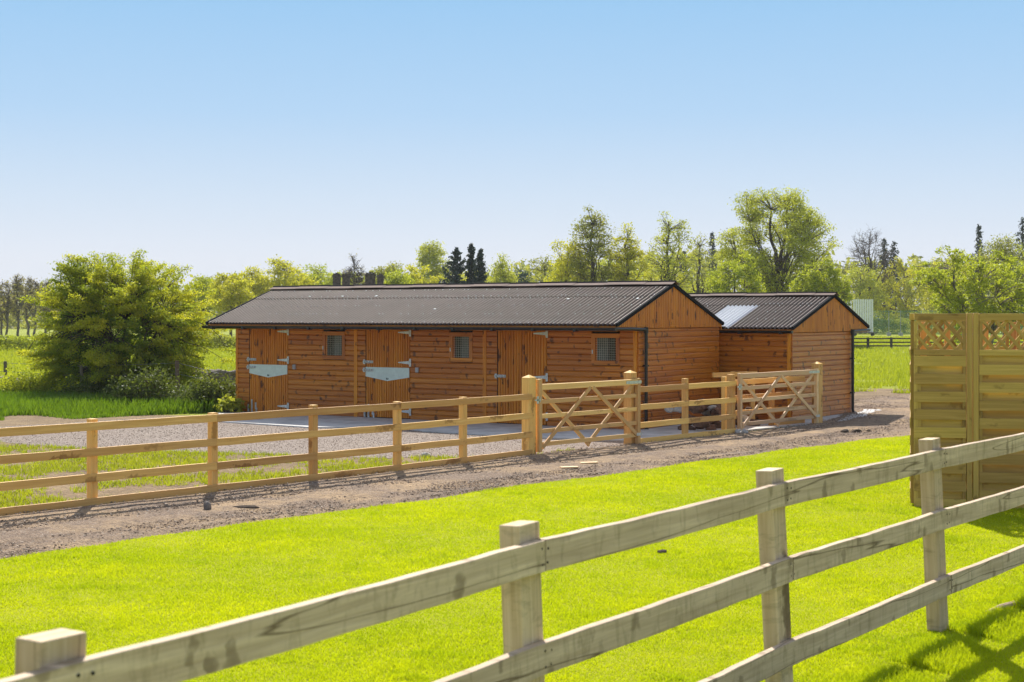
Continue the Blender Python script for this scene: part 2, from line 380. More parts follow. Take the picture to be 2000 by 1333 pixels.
lawn_edge = [gp(-120, 1116), gp(0, 1096), gp(150, 1074), gp(300, 1050), gp(400, 1038), gp(500, 1023), gp(600, 1010), gp(800, 984), gp(1000, 953), gp(1100, 941), gp(1250, 921), gp(1400, 899), gp(1550, 879), gp(1700, 860), gp(1785, 851), gp(1900, 838), gp(2100, 818)]
lawn_poly = wiggle([(-9, 2), (9, -3), (16, 12), (16, 30)] + [(p.x, p.y) for p in lawn_edge[::-1]] + [(-9, 9)], .09, .25)
sheet('lawn', lawn_poly, .016, M['lawn'])
sheet('bare_soil', wiggle([gp(1560, 800), gp(2300, 800), gp(2300, 756), gp(1900, 759), gp(1600, 762)], .5, .6, 9), .006, M['soil'])
# bare soil in the paddock strip, gravel yard, slab
soil_poly = wiggle([(-10, 14)] + [(p[0], p[1]) for p in FA[1:]] + [(1.5, 27), (-3, 34), (-7, 35.3), (-16, 36.5), (-20, 30)], .1, .5)
sheet('bare_soil', soil_poly, .004, M['soil'])
yard_poly = wiggle([gp(-300, 845), gp(0, 835), gp(200, 823), gp(330, 816), gp(452, 812), gp(470, 806), gp(1240, 842), gp(1420, 842), (3.9, 29.4), (.4, 25.4), gp(1000, 895), gp(850, 893), gp(740, 897), gp(620, 891), gp(520, 888), gp(420, 886), gp(300, 882), gp(180, 878), gp(90, 872), gp(0, 864), gp(-300, 850)], .16, .4, 4)
sheet('gravel_yard', yard_poly, .008, M['yard'])
# stable frame: local x to the right along the front, y to the back
CX, CY = 2.488, 30.53; ROT = math.atan2(-.55, .835)
def bl(x, y): c_, s_ = math.cos(ROT), math.sin(ROT); return Vector((CX + x * c_ - y * s_, CY + x * s_ + y * c_, 0))
def fence_clip(x): return x
slab = MB()
sp = [bl(-8.6, -2.75), bl(-5.9, -3.0), bl(-5.0, -2.4), bl(-4.3, -2.1), bl(-3.3, -2.55), bl(-.6, -2.72), bl(1.05, -2.35), G3 + Vector((-.12, .12, 0)), G4 + Vector((.2, .3, 0)), bl(2.4, 4.4), bl(2.6, 9), bl(-6, 9), bl(-6, 3.9), bl(-11.1, 3.9), bl(-11.15, -.3)]
slab.prism([(p.x, p.y, -.05) for p in sp], (0, 0, .082), .5)
tag(slab.build('concrete_slab', M['concrete']), kind='structure')

# track surface with ruts, as a grid between two edges
def track_surface():
    A = [Vector((p[0], p[1], 0)) for p in FA] + [G2, G3, G4, gp(1650, 812), gp(1672, 782), gp(1720, 776), gp(1800, 773), gp(1960, 770), gp(2200, 768)]
    B = lawn_edge
    def resample(P, n, shift=0):
        L = [0]
        for a, b in zip(P[:-1], P[1:]): L.append(L[-1] + (b - a).length)
        o = []; j = 0
        for k in range(n):
            d = L[-1] * k / (n - 1)
            while j < len(L) - 2 and L[j + 1] < d: j += 1
            o.append(P[j].lerp(P[j + 1], (d - L[j]) / (L[j + 1] - L[j])))
        return o
    n, mrows = 520, 46; a = resample(A, n); b = resample(B, n); V = []; Fc = []
    for i in range(n):
        for j in range(mrows):
            f = j / (mrows - 1); f2 = -.015 + 1.05 * f; p = a[i].lerp(b[i], f2)
            h = mnoise.noise(Vector((p.x * .7, p.y * .7, 1))) * .03 + mnoise.noise(Vector((p.x * 3, p.y * 3, 4))) * .018 + mnoise.noise(Vector((p.x * 8, p.y * 8, 9))) * .012
            rut = -.035 * (math.exp(-((f - .36) / .07) ** 2) + math.exp(-((f - .78) / .07) ** 2)) + .02 * math.exp(-((f - .57) / .1) ** 2)
            e = min(1, f * 6, (1 - f) * 8)
            ez = min(1, max(0, (1 - f) * 14 - .3), max(0, f * 14 - .2)); V.append((p.x, p.y, .008 + (.032 + .52 * (h + rut) * max(e, .15)) * ez))
    for i in range(n - 1):
        for j in range(mrows - 1):
            k = i * mrows + j; Fc.append((k, k + 1, k + mrows + 1, k + mrows))
    me = bpy.data.meshes.new('track'); me.from_pydata(V, [], Fc); me.materials.append(M['track']); me.update()
    if me.polygons[0].normal.z < 0: me.flip_normals()
    me.polygons.foreach_set('use_smooth', [True] * len(me.polygons))
    o = bpy.data.objects.new('track', me); COL.objects.link(o); tag(o, kind='structure')
    return a, b
TA, TB = track_surface()

# ================= STABLES =================
BH = .115
def cladding(mb, x0, x1, z0, z1, face, opens, out):
    """horizontal shiplap rows. face: function (x, d, z)->local point, d outwards"""
    z = z0; r = 0
    while z < z1 - .01:
        zt = min(z + BH, z1); segs = [(x0, x1)]
        for a, b, c, d in opens:
            if zt > c + .03 and z < d - .03:
                ns = []
                for s0, s1 in segs:
                    if b <= s0 or a >= s1: ns.append((s0, s1)); continue
                    if a > s0: ns.append((s0, a))
                    if b < s1: ns.append((b, s1))
                segs = ns
        for s0, s1 in segs:
            # random butt joints
            cuts = [s0]
            x = s0 + rnd.uniform(.8, 3.2)
            while x < s1 - .5: cuts.append(x); x += rnd.uniform(1.8, 3.6)
            cuts.append(s1)
            for a, b in zip(cuts[:-1], cuts[1:]):
                t_ = .034; b_ = b - .002
                prof = [(0, z), (t_ - .022, z), (t_ - .003, z + .007), (t_, z + .011), (t_, zt - .028), (t_ - .022, zt - .005), (t_ - .022, zt), (0, zt)]
                vv = rnd.uniform(.25, .75); P = [Vector(face(a, d, zz)) for d, zz in prof]; E = Vector(face(b_, 0, z)) - Vector(face(a, 0, z))
                mb.prism(P, E, vv)
        z = zt; r += 1
def vboards(mb, x0, x1, zb, ztop, face, wd=.062):
    n = max(1, round((x1 - x0) / wd)); wd = (x1 - x0) / n; va = rnd.random()
    for i in range(n):
        a, b = x0 + i * wd, x0 + (i + 1) * wd; g = .015
        if i % 2 == 0: va = rnd.uniform(.36, .64)
        def zt(x): return ztop(x) if callable(ztop) else ztop
        def zbb(x): return zb(x) if callable(zb) else zb
        ou, ov = rnd.random() * 30, rnd.random() * 30
        st = [(a, -.006), (a + g, .020), (b - g, .020), (b, -.006)]
        for (xa, da), (xb, db) in zip(st[:-1], st[1:]):
            mb.face([face(xa, da, zbb(xa)), face(xb, db, zbb(xb)), face(xb, db, zt(xb)), face(xa, da, zt(xa))],
                    [(ou + zbb(xa), ov + xa), (ou + zbb(xb), ov + xb), (ou + zt(xb), ov + xb), (ou + zt(xa), ov + xa)], va)
        # board edges at top and bottom
        mb.face([face(a, .004, zt(a)), face(b, .004, zt(b)), face(b, -.01, zt(b)), face(a, -.01, zt(a))], [(0, 0)] * 4, va)
        mb.face([face(a, .004, zbb(a)), face(b, .004, zbb(b)), face(b, -.01, zbb(b)), face(a, -.01, zbb(a))], [(0, 0)] * 4, va)

def corrugated(mb, x0, x1, p_low, p_high, pitch=.100, amp=.024, lift=0, per=12):
    (y0, z0), (y1, z1) = p_low, p_high; sl = Vector((0, y1 - y0, z1 - z0)); Ls = sl.length; sl.normalize(); nn = Vector((0, -sl.z, sl.y))
    if nn.z < 0: nn = -nn
    n = int((x1 - x0) / pitch * per); dx = (x1 - x0) / n; rows = 4
    prev = None
    for i in range(n + 1):
        x = x0 + i * dx; h = amp * (2 * ((1 + math.cos(2 * math.pi * x / pitch)) / 2) ** .8 - 1) + lift
        col = [Vector((x, y0, z0)) + sl * (Ls * k / rows) + nn * (h + .003 * mnoise.noise(Vector((x * 1.3, k * 2.0, y0)))) for k in range(rows + 1)]
        if prev:
            for k in range(rows): mb.face([prev[k], col[k], col[k + 1], prev[k + 1]], [(0, 0)] * 4, .5)
            mb.face([prev[0] - nn * .004 - sl * .001, col[0] - nn * .004 - sl * .001, col[0] - sl * .001, prev[0] - sl * .001], [(0, 0)] * 4, .5)   # cut edge
        prev = col
    return sl, nn, Ls

def t_hinge(parent, x, y, z, L=.30):
    mb = MB()
    mb.box((x - .004, y - .016, z - .085), (x + .042, y, z + .085), 'z', .5)
    mb.prism([(x - .004, y, z - .036), (x - .004, y, z + .036), (x - L, y, z + .012), (x - L - .02, y, z), (x - L, y, z - .012)][::-1], (0, -.01, 0), .5)
    mb.tube([(x, y - .018, z - .05), (x, y - .018, z + .05)], .010, 8)
    for k in (.05, .13, .21): mb.box((x - k - .008, y - .015, z - .006), (x - k + .008, y - .0095, z + .006), 'x', .1)
    return mb.build('hinge', M['steel'], parent)
def bolt(parent, x, y, z):
    mb = MB(); mb.box((x - .02, y - .008, z - .028), (x + .19, y, z + .028), 'x', .5)
    mb.box((x - .085, y - .008, z - .05), (x - .035, y, z + .05), 'z', .5)
    mb.tube([(x - .09, y - .022, z), (x + .16, y - .022, z)], .011, 8)
    for k in (.0, .08, .15): mb.box((x + k, y - .036, z - .022), (x + k + .018, y - .008, z + .022), 'z', .5)
    mb.box((x - .07, y - .036, z - .03), (x - .045, y - .008, z + .03), 'z', .5)
    mb.tube([(x + .09, y - .022, z), (x + .09, y - .05, z - .035)], .008, 6)
    return mb.build('bolt', M['steel'], parent)
def kick_bolt(parent, x, y):
    mb = MB()
    for dx, z0, z1 in ((-.09, .04, .21), (.02, .03, .33), (.14, .10, .26)):
        mb.box((x + dx - .022, y - .01, z0), (x + dx + .022, y, z1), 'z', .5); mb.tube([(x + dx, y - .02, z0 + .01), (x + dx, y - .02, z1 - .02)], .010, 6)
    mb.box((x + .145, y - .012, .03), (x + .185, y, .14), 'z', .5)
    return mb.build('kick_bolt', M['steel'], parent)

def stable(name, label, loc, L, D, yr, zr, yf, zf, yb, zb, front, canopy_back, boundary, sheets_x=(-1, -1), side=1):
    """front=True: doors and windows on the y=0 wall"""
    root = empty(name, loc, ROT, label, 'stable')
    # inner shell
    w_ = MB(); T = .05; zt = boundary
    opens_f = []
    if front:
        for a, b in DOORS: opens_f.append((-b, -a, 0, 2.02))
        for a, b in WINS: opens_f.append((-b, -a, 1.31, 1.94))
    fr = lambda x, d, z: Vector((x, -d, z))
    top_f = zf + (0 - yf) * (zr - zf) / (yr - yf) - .06
    cladding(w_, -L, 0, .03, top_f, fr, opens_f, -1)
    gr_ = lambda y, d, z: Vector((d, y, z)); gl_ = lambda y, d, z: Vector((-L - d, y, z))
    cladding(w_, 0, D, .03, boundary, gr_, [], 1)
    cladding(w_, 0, D, .03, boundary, gl_, [], 1)
    bk = lambda x, d, z: Vector((x, D + d, z)); top_b = zb + (yb - D) * (zr - zb) / (yb - yr) - .06
    cladding(w_, -L, 0, .03, top_b, bk, [], 1)
    # base sill boards
    w_.build('wall', M['clad'], root)
    lin = MB()
    def wallbox(lo, hi): lin.box(lo, hi, 'x', .5)
    wallbox((-L + .001, D - .03, .03), (-.001, D - .001, top_b)); wallbox((-L + .001, .031, .03), (-L + .03, D - .031, boundary + .05)); wallbox((-.03, .031, .03), (-.001, D - .031, boundary + .05))
    ed = sorted([(-L + .031, -L + .031)] + [(a, b) for a, b, c, d in opens_f] + [(-.031, -.031)])
    for (a0, b0), (a1, b1) in zip(ed[:-1], ed[1:]): wallbox((b0, .001, .03), (a1, .03, top_f))
    for a, b, c, d in opens_f:
        if d < 2: wallbox((a, .001, .03), (b, .03, c)); wallbox((a, .001, d), (b, .03, top_f))
        else: wallbox((a, .02, .03), (b, .03, 2.02)); wallbox((a, .001, 2.02), (b, .03, top_f))
    lin.build('lining', M['dark'], root)  # near-black lining colour stands for the darkness indoors
    # gable boarding
    def roofz(y):
        return zf + (y - yf) * (zr - zf) / (yr - yf) if y <= yr else zb + (yb - y) * (zr - zb) / (yb - yr)
    yg0, yg1 = yf + .06, yb - .06
    def gbot(y):
        if y < 0: return max(boundary - 0.0, zf - .05) - 0 if roofz(y) - .03 > boundary else roofz(y) - .035
        return boundary if y <= D else min(boundary, roofz(y) - .04)
    def gtop(y): return roofz(y) - .03
    def gbot2(y): return min(boundary, gtop(y) - .004)
    for xx, dx in ((.03, 1), (-L - .03, -1)):
        gb = MB(); vboards(gb, yg0, yg1, gbot2, gtop, lambda y, d, z: Vector((xx + d * dx, y, z)), .076)
        gb.face([(xx - .012 * dx, yg0, gbot2(yg0)), (xx - .012 * dx, yg1, gbot2(yg1)), (xx - .012 * dx, yr, gtop(yr))], [(0, 0)] * 3, .5)
        gb.build('gable', M['boards'], root)
    # trims: corner posts and fascias
    bx_ = [(-.035, .035), (-L + .035, .035)] + ([(-3.65, .045), (-7.15, .045)] if front else [])
    for x, hw_ in bx_:
        tr = MB(); tr.box((x - hw_, -.044, .02), (x + hw_, .0, top_f), 'z'); tr.build('corner_batten', M['boards'], root, .003)
    fs = MB()
    fs.box((-L - .07, yf + .035, zf - .125), (.045, yf + .058, zf - .022), 'x')
    fs.box((-L - .07, yb - .058, zb - .125), (.045, yb - .035, zb - .022), 'x')
    # underside lining of the overhang
    if yf < -.3: fs.prism([(-L - .05, yf + .06, zf - .12), (-L - .05, -.03, zf - .10), (-L - .05, -.03, zf - .08), (-L - .05, yf + .06, zf - .10)], (L + .06, 0, 0), .4)
    if yb - D > .3: fs.prism([(-L - .05, D + .03, zb - .10), (-L - .05, yb - .06, zb - .12), (-L - .05, yb - .06, zb - .10), (-L - .05, D + .03, zb - .08)], (L + .06, 0, 0), .4)
    fs.build('fascia', M['boards'], root)
    # roof, two lapping courses each side
    rf = MB(); x0, x1 = -L - .12, .09
    for (y0, z0), sgn in (((yf, zf), 1), ((yb, zb), -1)):
        ym = y0 + (yr - y0) * .70; zm = z0 + (zr - z0) * .70
        holes = []
        if sheets_x[0] > -1 + .0 or sheets_x[0] < -1:
            if sgn == 1: holes = [sheets_x]
        if holes:
            a, b = holes[0]
            corrugated(rf, x0, a, (y0, z0), (ym, zm)); corrugated(rf, b, x1, (y0, z0), (ym, zm))
        else: corrugated(rf, x0, x1, (y0, z0), (ym, zm))
        yo = y0 + (yr - y0) * .67; zo = z0 + (zr - z0) * .67
        corrugated(rf, x0, x1, (yo, zo), (yr, zr), lift=.009)
    # nail heads
    rf.cm = 1
    sl = Vector((0, yr - yf, zr - zf)); Ls = sl.length; sl.normalize(); nn = Vector((0, -sl.z, sl.y))
    for fr_ in (.02, .23, .45, .64, .70, .88):
        k = int(x0 / .100)
        while k * .100 < x1 - .03:
            if k * .100 > x0 + .02 and (k % 2 == 0 or rnd.random() < .25) and rnd.random() < .55:
                q = Vector((k * .100, yf, zf)) + sl * (fr_ * Ls) + nn * (.027 + (.009 if fr_ > .66 else 0))
                rf.beam(q - nn * .002, q + nn * .008, .011, .011, (1, 0, 0), var=.5)
            k += 1
    for sx, sf in STICK if front else ():
        q = Vector((sx, yf, zf)) + sl * (sf * Ls) + nn * .038
        rf.beam(q - sl * .02, q + sl * .02, .055, .004, nn, var=.5)
    ro = rf.build('roof', [M['roof'], M['white']], root, smooth=True)
    # ridge cap in overlapping lengths
    rc = MB(); k = 0; x = x0 - .02
    while x < x1:
        xe = min(x + .95, x1 + .03); up = .018 + (.008 if k % 2 else 0); k += 1
        for s_, (ye, ze) in ((1, (yf, zf)), (-1, (yb, zb))):
            v = Vector((0, ye - yr, ze - zr)).normalized(); nn2 = Vector((0, abs(v.z), abs(v.y))) if False else Vector((0, -v.z * (1 if v.y > 0 else -1), abs(v.y)))
            a = Vector((0, yr, zr + .040 + up)); b = a + v * .19
            rc.prism([a + Vector((x, 0, 0)), b + Vector((x, 0, 0)), b + Vector((x, 0, .006)), a + Vector((x, 0, .006))], (xe - x, 0, 0), .5)
        rc.cm = 1; rc.tube([(x, yr, zr + .044 + up), (xe, yr, zr + .044 + up)], .022, 8); rc.cm = 0
        x += .86
    rc.build('ridge_cap', [M['ridge'], M['matteblack']], ro)
    # verge strips
    for xx in (.060, -L - .085):
        vg = MB()
        for (ye, ze) in ((yf, zf), (yb, zb)):
            vg.beam((xx, ye, ze - .002), (xx, yr, zr - .002), .05, .07, (0, 0, 1), var=.5)
        vg.build('verge_strip', M['matteblack'], ro)
    # gutters
    for gy, gz, sg in ((yf - .045, zf - .055, -1), (yb + .045, zb - .055, 1)):
        if sg == 1 and front: pass
        gt = MB(); n = 8; xs = (-L - .14, .075)
        pr = [(math.cos(math.pi + math.pi * i / n) * .056, math.sin(math.pi + math.pi * i / n) * .062) for i in range(n + 1)]
        for (a, b), (c, d) in zip(pr[:-1], pr[1:]):
            gt.face([(xs[0], gy + a, gz + b), (xs[1], gy + a, gz + b), (xs[1], gy + c, gz + d), (xs[0], gy + c, gz + d)], [(0, 0)] * 4, .5)
            gt.face([(xs[0], gy + c * .94, gz + d * .94), (xs[1], gy + c * .94, gz + d * .94), (xs[1], gy + a * .94, gz + b * .94), (xs[0], gy + a * .94, gz + b * .94)], [(0, 0)] * 4, .5)
        for xx in xs: gt.face([(xx, gy + a, gz + b) for a, b in pr], [(0, 0)] * len(pr), .5)
        x = xs[0] + .3
        while x < xs[1]:
            gt.box((x - .03, gy - .062, gz - .076), (x + .03, gy + .062, gz - .01), 'x', .5); x += .98
        gt.build('gutter', M['black'], root)
    # downpipe with run back to the wall
    gy, gz, wy = (yf - .045, zf - .07, .22) if not canopy_back else (yb + .045, zb - .07, D - .13)
    dp = MB()
    if abs(gy - wy) > .3:
        dp.tube([(.045, gy, gz - .01), (.075, (gy + wy) / 2, gz - .012), (.085, wy, gz - .03)], .034, 10)
        dp.tube([(.085, wy, gz - .0), (.085, wy, .12), (.085, wy + (.05 if canopy_back else 0), .04), (.12, wy + (.12 if canopy_back else .02), .02)], .034, 10)
        dp.tube([(.085, wy, gz + .02), (.085, wy, gz - .1)], .045, 10)
        for z in (.5, 1.3): dp.box((.02, wy - .05, z - .015), (.122, wy + .05, z + .015), 'z', .5)
    dp.build('downpipe', M['black'], root)
    if front:
        for i, (a, b) in enumerate(DOORS):
            x0, x1 = -b + .012, -a - .012
            dr = empty('door', (0, 0, 0)); dr.parent = root
            if i == 0: dr['label'] = 'single full-height boarded door'
            face = lambda x, d, z: Vector((x, -.020 - d, z))
            d_ = MB()
            zs = [(.05, 1.135), (1.145, 2.0)] if i else [(.05, 2.0)]
            for z0, z1 in zs:
                vboards(d_, x0, x1, z0, z1, face, .066)
                d_.face([face(x0, -.010, z0), face(x1, -.010, z0), face(x1, -.010, z1), face(x0, -.010, z1)], [(0, 0), (0, 1), (1, 1), (1, 0)], .1)
            d_.build('door_leaf', M['boards'], dr)
            j = MB()
            j.box((x0 - .016, -.028, .03), (x0 - .004, .0, 2.02), 'z', .05)
            j.build('door_frame', M['dark'], dr)
            y = -.040
            for z in ((1.93, 1.27, .20) if i else (1.93, 1.03, .22)): t_hinge(dr, x1, y, z)
            bolt(dr, x0 + .02, y, 1.27 if i else 1.03)
            if i:
                bolt(dr, x0 + .02, y - .008, 1.09); kick_bolt(dr, x0 + .06, y)
                pl = MB(); zt_ = 1.155; pl.prism([(x0, y, zt_), (x1 - .01, y, zt_), (x1 - .01, y, zt_ - .21), ((x0 + x1) / 2, y, zt_ - .30), (x0, y, zt_ - .21)], (0, -.006, 0), .5)
                pl.build('kick_plate', M['plate'], dr)
                rg = MB(); cx_ = (x0 + x1) / 2; rg.tube([(cx_ - .02, y - .012, zt_ - .23), (cx_ - .02, y - .012, zt_ - .26), (cx_ + .02, y - .012, zt_ - .26), (cx_ + .02, y - .012, zt_ - .23)], .007, 6)
                rg.build('ring', M['dark'], dr)
                lb = MB(); lb.box((x1 + .17, -.075, 1.06), (x1 + .25, -.02, 1.17), 'z', .5); lb.tube([(x1 + .21, -.075, 1.115), (x1 + .21, -.09, 1.115)], .025, 12)
                lb.build('switch_box', M['boxgrey'], root, .008)
        for i, (a, b) in enumerate(WINS):
            x0, x1, z0, z1 = -b, -a, 1.31, 1.94
            wd = empty('window', (0, 0, 0)); wd.parent = root
            fm = MB(); s = .085
            fm.box((x0, -.045, z0), (x1, -.005, z0 + s), 'x'); fm.box((x0, -.045, z1 - s), (x1, -.005, z1), 'x')
            fm.box((x0, -.045, z0 + s), (x0 + s, -.005, z1 - s), 'z'); fm.box((x1 - s, -.045, z0 + s), (x1, -.005, z1 - s), 'z')
            fm.box((x0 + .02, -.06, z0 + .0), (x1 - .02, -.045, z0 + .025), 'x')
            fm.box((x0 + s, -.02, z0 + s), (x0 + s + .03, .02, z1 - s), 'z'); fm.box((x1 - s - .012, -.02, z0 + s), (x1 - s, .02, z1 - s), 'z')
            fm.build('frame', M['clad'], wd, .003)
            gl = MB(); gl.face([(x0 + s, .01, z0 + s), (x1 - s, .01, z0 + s), (x1 - s, .01, z1 - s), (x0 + s, .01, z1 - s)], [(0, 0)] * 4, .5); gl.build('pane', M['glass'], wd)
            ps = MB(); xm = (x0 + x1) / 2; xa, xb = (x0 + s + .03, xm + .04) if i == 0 else (xm, x1 - s - .012)
            ps.box((xa, -.006, z0 + s + .003), (xb, -.001, z1 - s - .003), 'z', .5); ps.box((xb if i == 0 else xa - .012, -.008, z0 + s), (xb + .012 if i == 0 else xa, .0, z1 - s), 'z', .5)
            ps.build('sliding_sheet', M['sheet'], wd)
            ms = MB(); k = x0 + s + .045
            while k < x1 - s: ms.box((k - .0022, -.0245, z0 + s), (k + .0022, -.021, z1 - s), 'z', .5); k += .048
            k = z0 + s + .03
            while k < z1 - s: ms.box((x0 + s, -.0212, k - .0022), (x1 - s, -.018, k + .0022), 'x', .5); k += .048
            ms.build('wire_mesh', M['meshwire'], wd)
            ct = MB(); ct.box((x0 + .02, -.06, z0 + .22), (x0 + .04, -.045, z0 + .30), 'z', .5); ct.build('catch', M['steel'], wd)
    return root

DOORS = [(2.095, 3.33), (5.62, 6.87), (9.155, 10.37)]
WINS = [(.378, 1.03), (3.96, 4.56), (7.46, 8.12)]
STICK = [(-.25, .60), (-1.9, .60), (-9.2, .72), (-8.2, .72), (-7.2, .72), (-4.9, .35)]
b1 = stable('stable_block', 'long stained timber stable block with three doors, three small windows and a brown corrugated roof',
            (CX, CY, 0), 10.8, 3.66, 1.44, 2.945, -.93, 2.12, 3.80, 2.12, True, False, 2.055)
c2 = Vector((6.008, 33.07, 0))
b2 = stable('stable_block', 'shorter stained timber stable behind, with a clear sheet let into its corrugated roof',
            c2, 7.2, 3.55, 2.33, 2.76, -.06, 2.03, 4.52, 2.03, False, True, 1.94, sheets_x=(-2.20, -1.46))
# skylight sheet of the second stable
sk = MB(); yf, zf, yr, zr = -.06, 2.03, 2.33, 2.76
corrugated(sk, -2.20, -1.46, (yf, zf), (yf + (yr - yf) * .70, zf + (zr - zf) * .70), lift=.002)
sk.build('skylight', M['skylight'], b2)
sb = MB()
for f_ in (.22, .45): sb.beam((-2.20, yf + (yr - yf) * f_, zf + (zr - zf) * f_ - .03), (-1.46, yf + (yr - yf) * f_, zf + (zr - zf) * f_ - .03), .05, .03, var=.5)
sb.build('purlin', M['white'], b2)
pt = MB()
pp = MB()

# ================= TRACK FENCE =================
def rail_joints(P, z, h, th, off, mb_fn, name, parent, mat, joints, n=6, jit=.003):
    for a, b in joints:
        mb = MB()
        mb.beam(P[a] + off + Vector((0, 0, z)), P[b] + off + Vector((0, 0, z)), th, h, n=n * (b - a), jit=jit)
        mb.build(name, mat, parent, .004)
def post(P, w_, d_, ztop, dirv, mat, parent=None, name='post', lean=(0, 0), zb=-.05, pyr=0, bevel=.005):
    mb = MB(); dv = Vector(dirv).normalized()
    mb.beam(P + Vector((lean[0] * -.05, lean[1] * -.05, zb)), P + Vector((lean[0], lean[1], ztop)), w_, d_, up=Vector((0, 0, 1)).cross(dv), n=5, jit=.0015)
    if pyr:
        c_ = P + Vector((lean[0], lean[1], ztop)); s_ = Vector((0, 0, 1)).cross(dv)
        k = [c_ + dv * (a * (w_ / 2 + .004)) + s_ * (b * (d_ / 2 + .004)) for a, b in ((-1, -1), (1, -1), (1, 1), (-1, 1))]; ap = c_ + Vector((0, 0, pyr))
        for i in range(4): mb.face([k[i], k[(i + 1) % 4], ap], [(0, 0), (w_, 0), (w_ / 2, .1)], .9)
        mb.face(k[::-1], [(0, 0)] * 4, .5)
    return mb.build(name, mat, parent, bevel)

fa = empty('post_and_rail_fence', (0, 0, 0), 0, 'pale new post and rail fence running along the track left of the first gate', 'fence')
PA = [Vector((p[0], p[1], 0)) for p in FA]
da = (PA[-1] - PA[1]).normalized(); na = Vector((da.y, -da.x, 0))
for P in PA[:-1]: post(P, .095, .095, 1.045 + rnd.uniform(-.01, .02), da, M['fence'], fa)
off = na * (.0475 + .02)
for zi, (zc, jo) in enumerate(((.975, [(0, 2), (2, 4), (4, 6)]), (.665, [(0, 2), (2, 4), (4, 6)]), (.355, [(0, 1), (1, 2), (2, 3), (3, 4), (4, 6)]))):
    rail_joints(PA, zc, .098, .038, off, None, 'rail', fa, M['fence'], jo)
rail_joints(PA, .055, .12, .03, off, None, 'kickboard', fa, M['fence'], [(0, 2), (2, 4), (4, 6)])

db = (G4 - G1).normalized(); nb = Vector((db.y, -db.x, 0))
GPL = ['square gate post with a pointed top at the latch end of the nearer gate', 'square gate post with a pointed top at the hinge end of the nearer gate', 'square gate post with a pointed top at the hinge end of the farther gate']
for q, (P, l) in enumerate(((G1, GPL[0]), (G2, GPL[1]), (G4, GPL[2]))):
    o = post(P, .17, .17, 1.285, db, M['fence'], None, 'gate_post', pyr=.05)
    tag(o, l, 'gate post', 'pointed gate posts')
fb = empty('post_and_rail_fence', (0, 0, 0), 0, 'short post and rail fence section between the two gates', 'fence')
PB = [G2 + db * .12, FB(1338), G3]
post(PB[1], .095, .095, 1.13, db, M['fence'], fb); post(PB[2] - db * .06, .12, .12, 1.16, db, M['fence'], fb)
offb = nb * (.0475 + .02)
for zc in (.985, .665, .345): rail_joints(PB, zc, .10, .038, offb, None, 'rail', fb, M['fence'], [(0, 1), (1, 2)])
rail_joints(PB, .055, .11, .03, offb, None, 'kickboard', fb, M['fence'], [(0, 2)])

def gate(name, label, a, b, mat, h0=.15, stile_l=1.26, stile_r=1.19, z_l=.06, hinge='r'):
    """a: left end, b: right end on the ground line"""
    d = (b - a).normalized(); nrm = Vector((d.y, -d.x, 0)); W = (b - a).length
    g = empty(name, a, 0, label, 'gate', 'field gates on the track')
    def P(s, z, o=0): return d * s + Vector((0, 0, z)) + nrm * o
    m_ = MB(); m_.beam(P(.04, z_l), P(.04, stile_l), .08, .075, up=nrm, n=4, jit=.001); m_.build('stile', mat, g, .005)
    m_ = MB(); m_.beam(P(W - .04, .03), P(W - .04, stile_r), .08, .075, up=nrm, n=4, jit=.001); m_.build('stile', mat, g, .005)
    for zc, hh in ((1.125, .095), (.885, .072), (.645, .072), (.40, .072), (.185, .072)):
        m_ = MB(); m_.beam(P(.08, zc), P(W - .08, zc), .07 if zc > 1 else .028, hh, n=6, jit=.0015); m_.build('rail', mat, g, .004)
    mid = W / 2
    for k, (s0, z0, s1, z1, o) in enumerate(((.1, 1.07, mid, .09, -.024), (.09, .13, mid - .03, 1.08, .028), (mid + .03, 1.08, W - .1, .2, .028), (mid - .02, .13, W - .14, 1.08, -.024))):
        m_ = MB(); m_.beam(P(s0, z0, o), P(s1, z1, o), .026, .068, up=(d * 1.0).cross(nrm) if False else Vector((0, 0, 1)), var=rnd.random()); m_.build('brace', mat, g, .003)
    st = MB(); sx = W if hinge == 'r' else 0; sg = -1 if hinge == 'r' else 1
    st.beam(P(sx + sg * .42, 1.125, .040), P(sx - sg * .02, 1.125, .040), .006, .05); st.beam(P(sx + sg * .42, 1.125, -.040), P(sx - sg * .05, 1.125, -.040), .006, .05)
    st.tube([P(sx - sg * .02, 1.06, 0), P(sx - sg * .02, 1.17, 0)], .014, 8)
    for k in (.08, .2, .34): st.beam(P(sx + sg * k, 1.125, .042), P(sx + sg * k, 1.125, .05), .016, .016)
    st.build('hinge', M['steel'], g)
    st = MB(); st.beam(P(sx + sg * .12, .2, .042), P(sx - sg * .03, .2, .042), .006, .05); st.tube([P(sx - sg * .02, .14, 0), P(sx - sg * .02, .25, 0)], .014, 8); st.build('hinge', M['steel'], g)
    lt = MB(); lx = 0 if hinge == 'r' else W; ls = 1 if hinge == 'r' else -1
    lt.beam(P(lx + ls * .03, .92, .045), P(lx - ls * .11, .92, .045), .02, .03); lt.beam(P(lx - ls * .05, .86, .05), P(lx - ls * .05, .98, .05), .01, .05, up=d); lt.tube([P(lx + ls * .01, .88, .05), P(lx + ls * .01, .97, .06)], .008, 6)
    lt.build('latch', M['steel'], g)
    return g
g1a = G1 + db * .10 + nb * .10; g1b = G2 + db * .07 + nb * .14
gate('field_gate', 'warm yellow timber field gate with crossed braces in front of the stable doors', g1a, g1b, M['gate'])
g2a = G3 + nb * .12 + db * .03; g2b = G4 - db * .10 + nb * .06
gate('field_gate', 'paler greyish timber field gate with crossed braces, farther along the track by the rear stable', g2a, g2b, M['pale_gate'], z_l=-.02, stile_l=1.18)

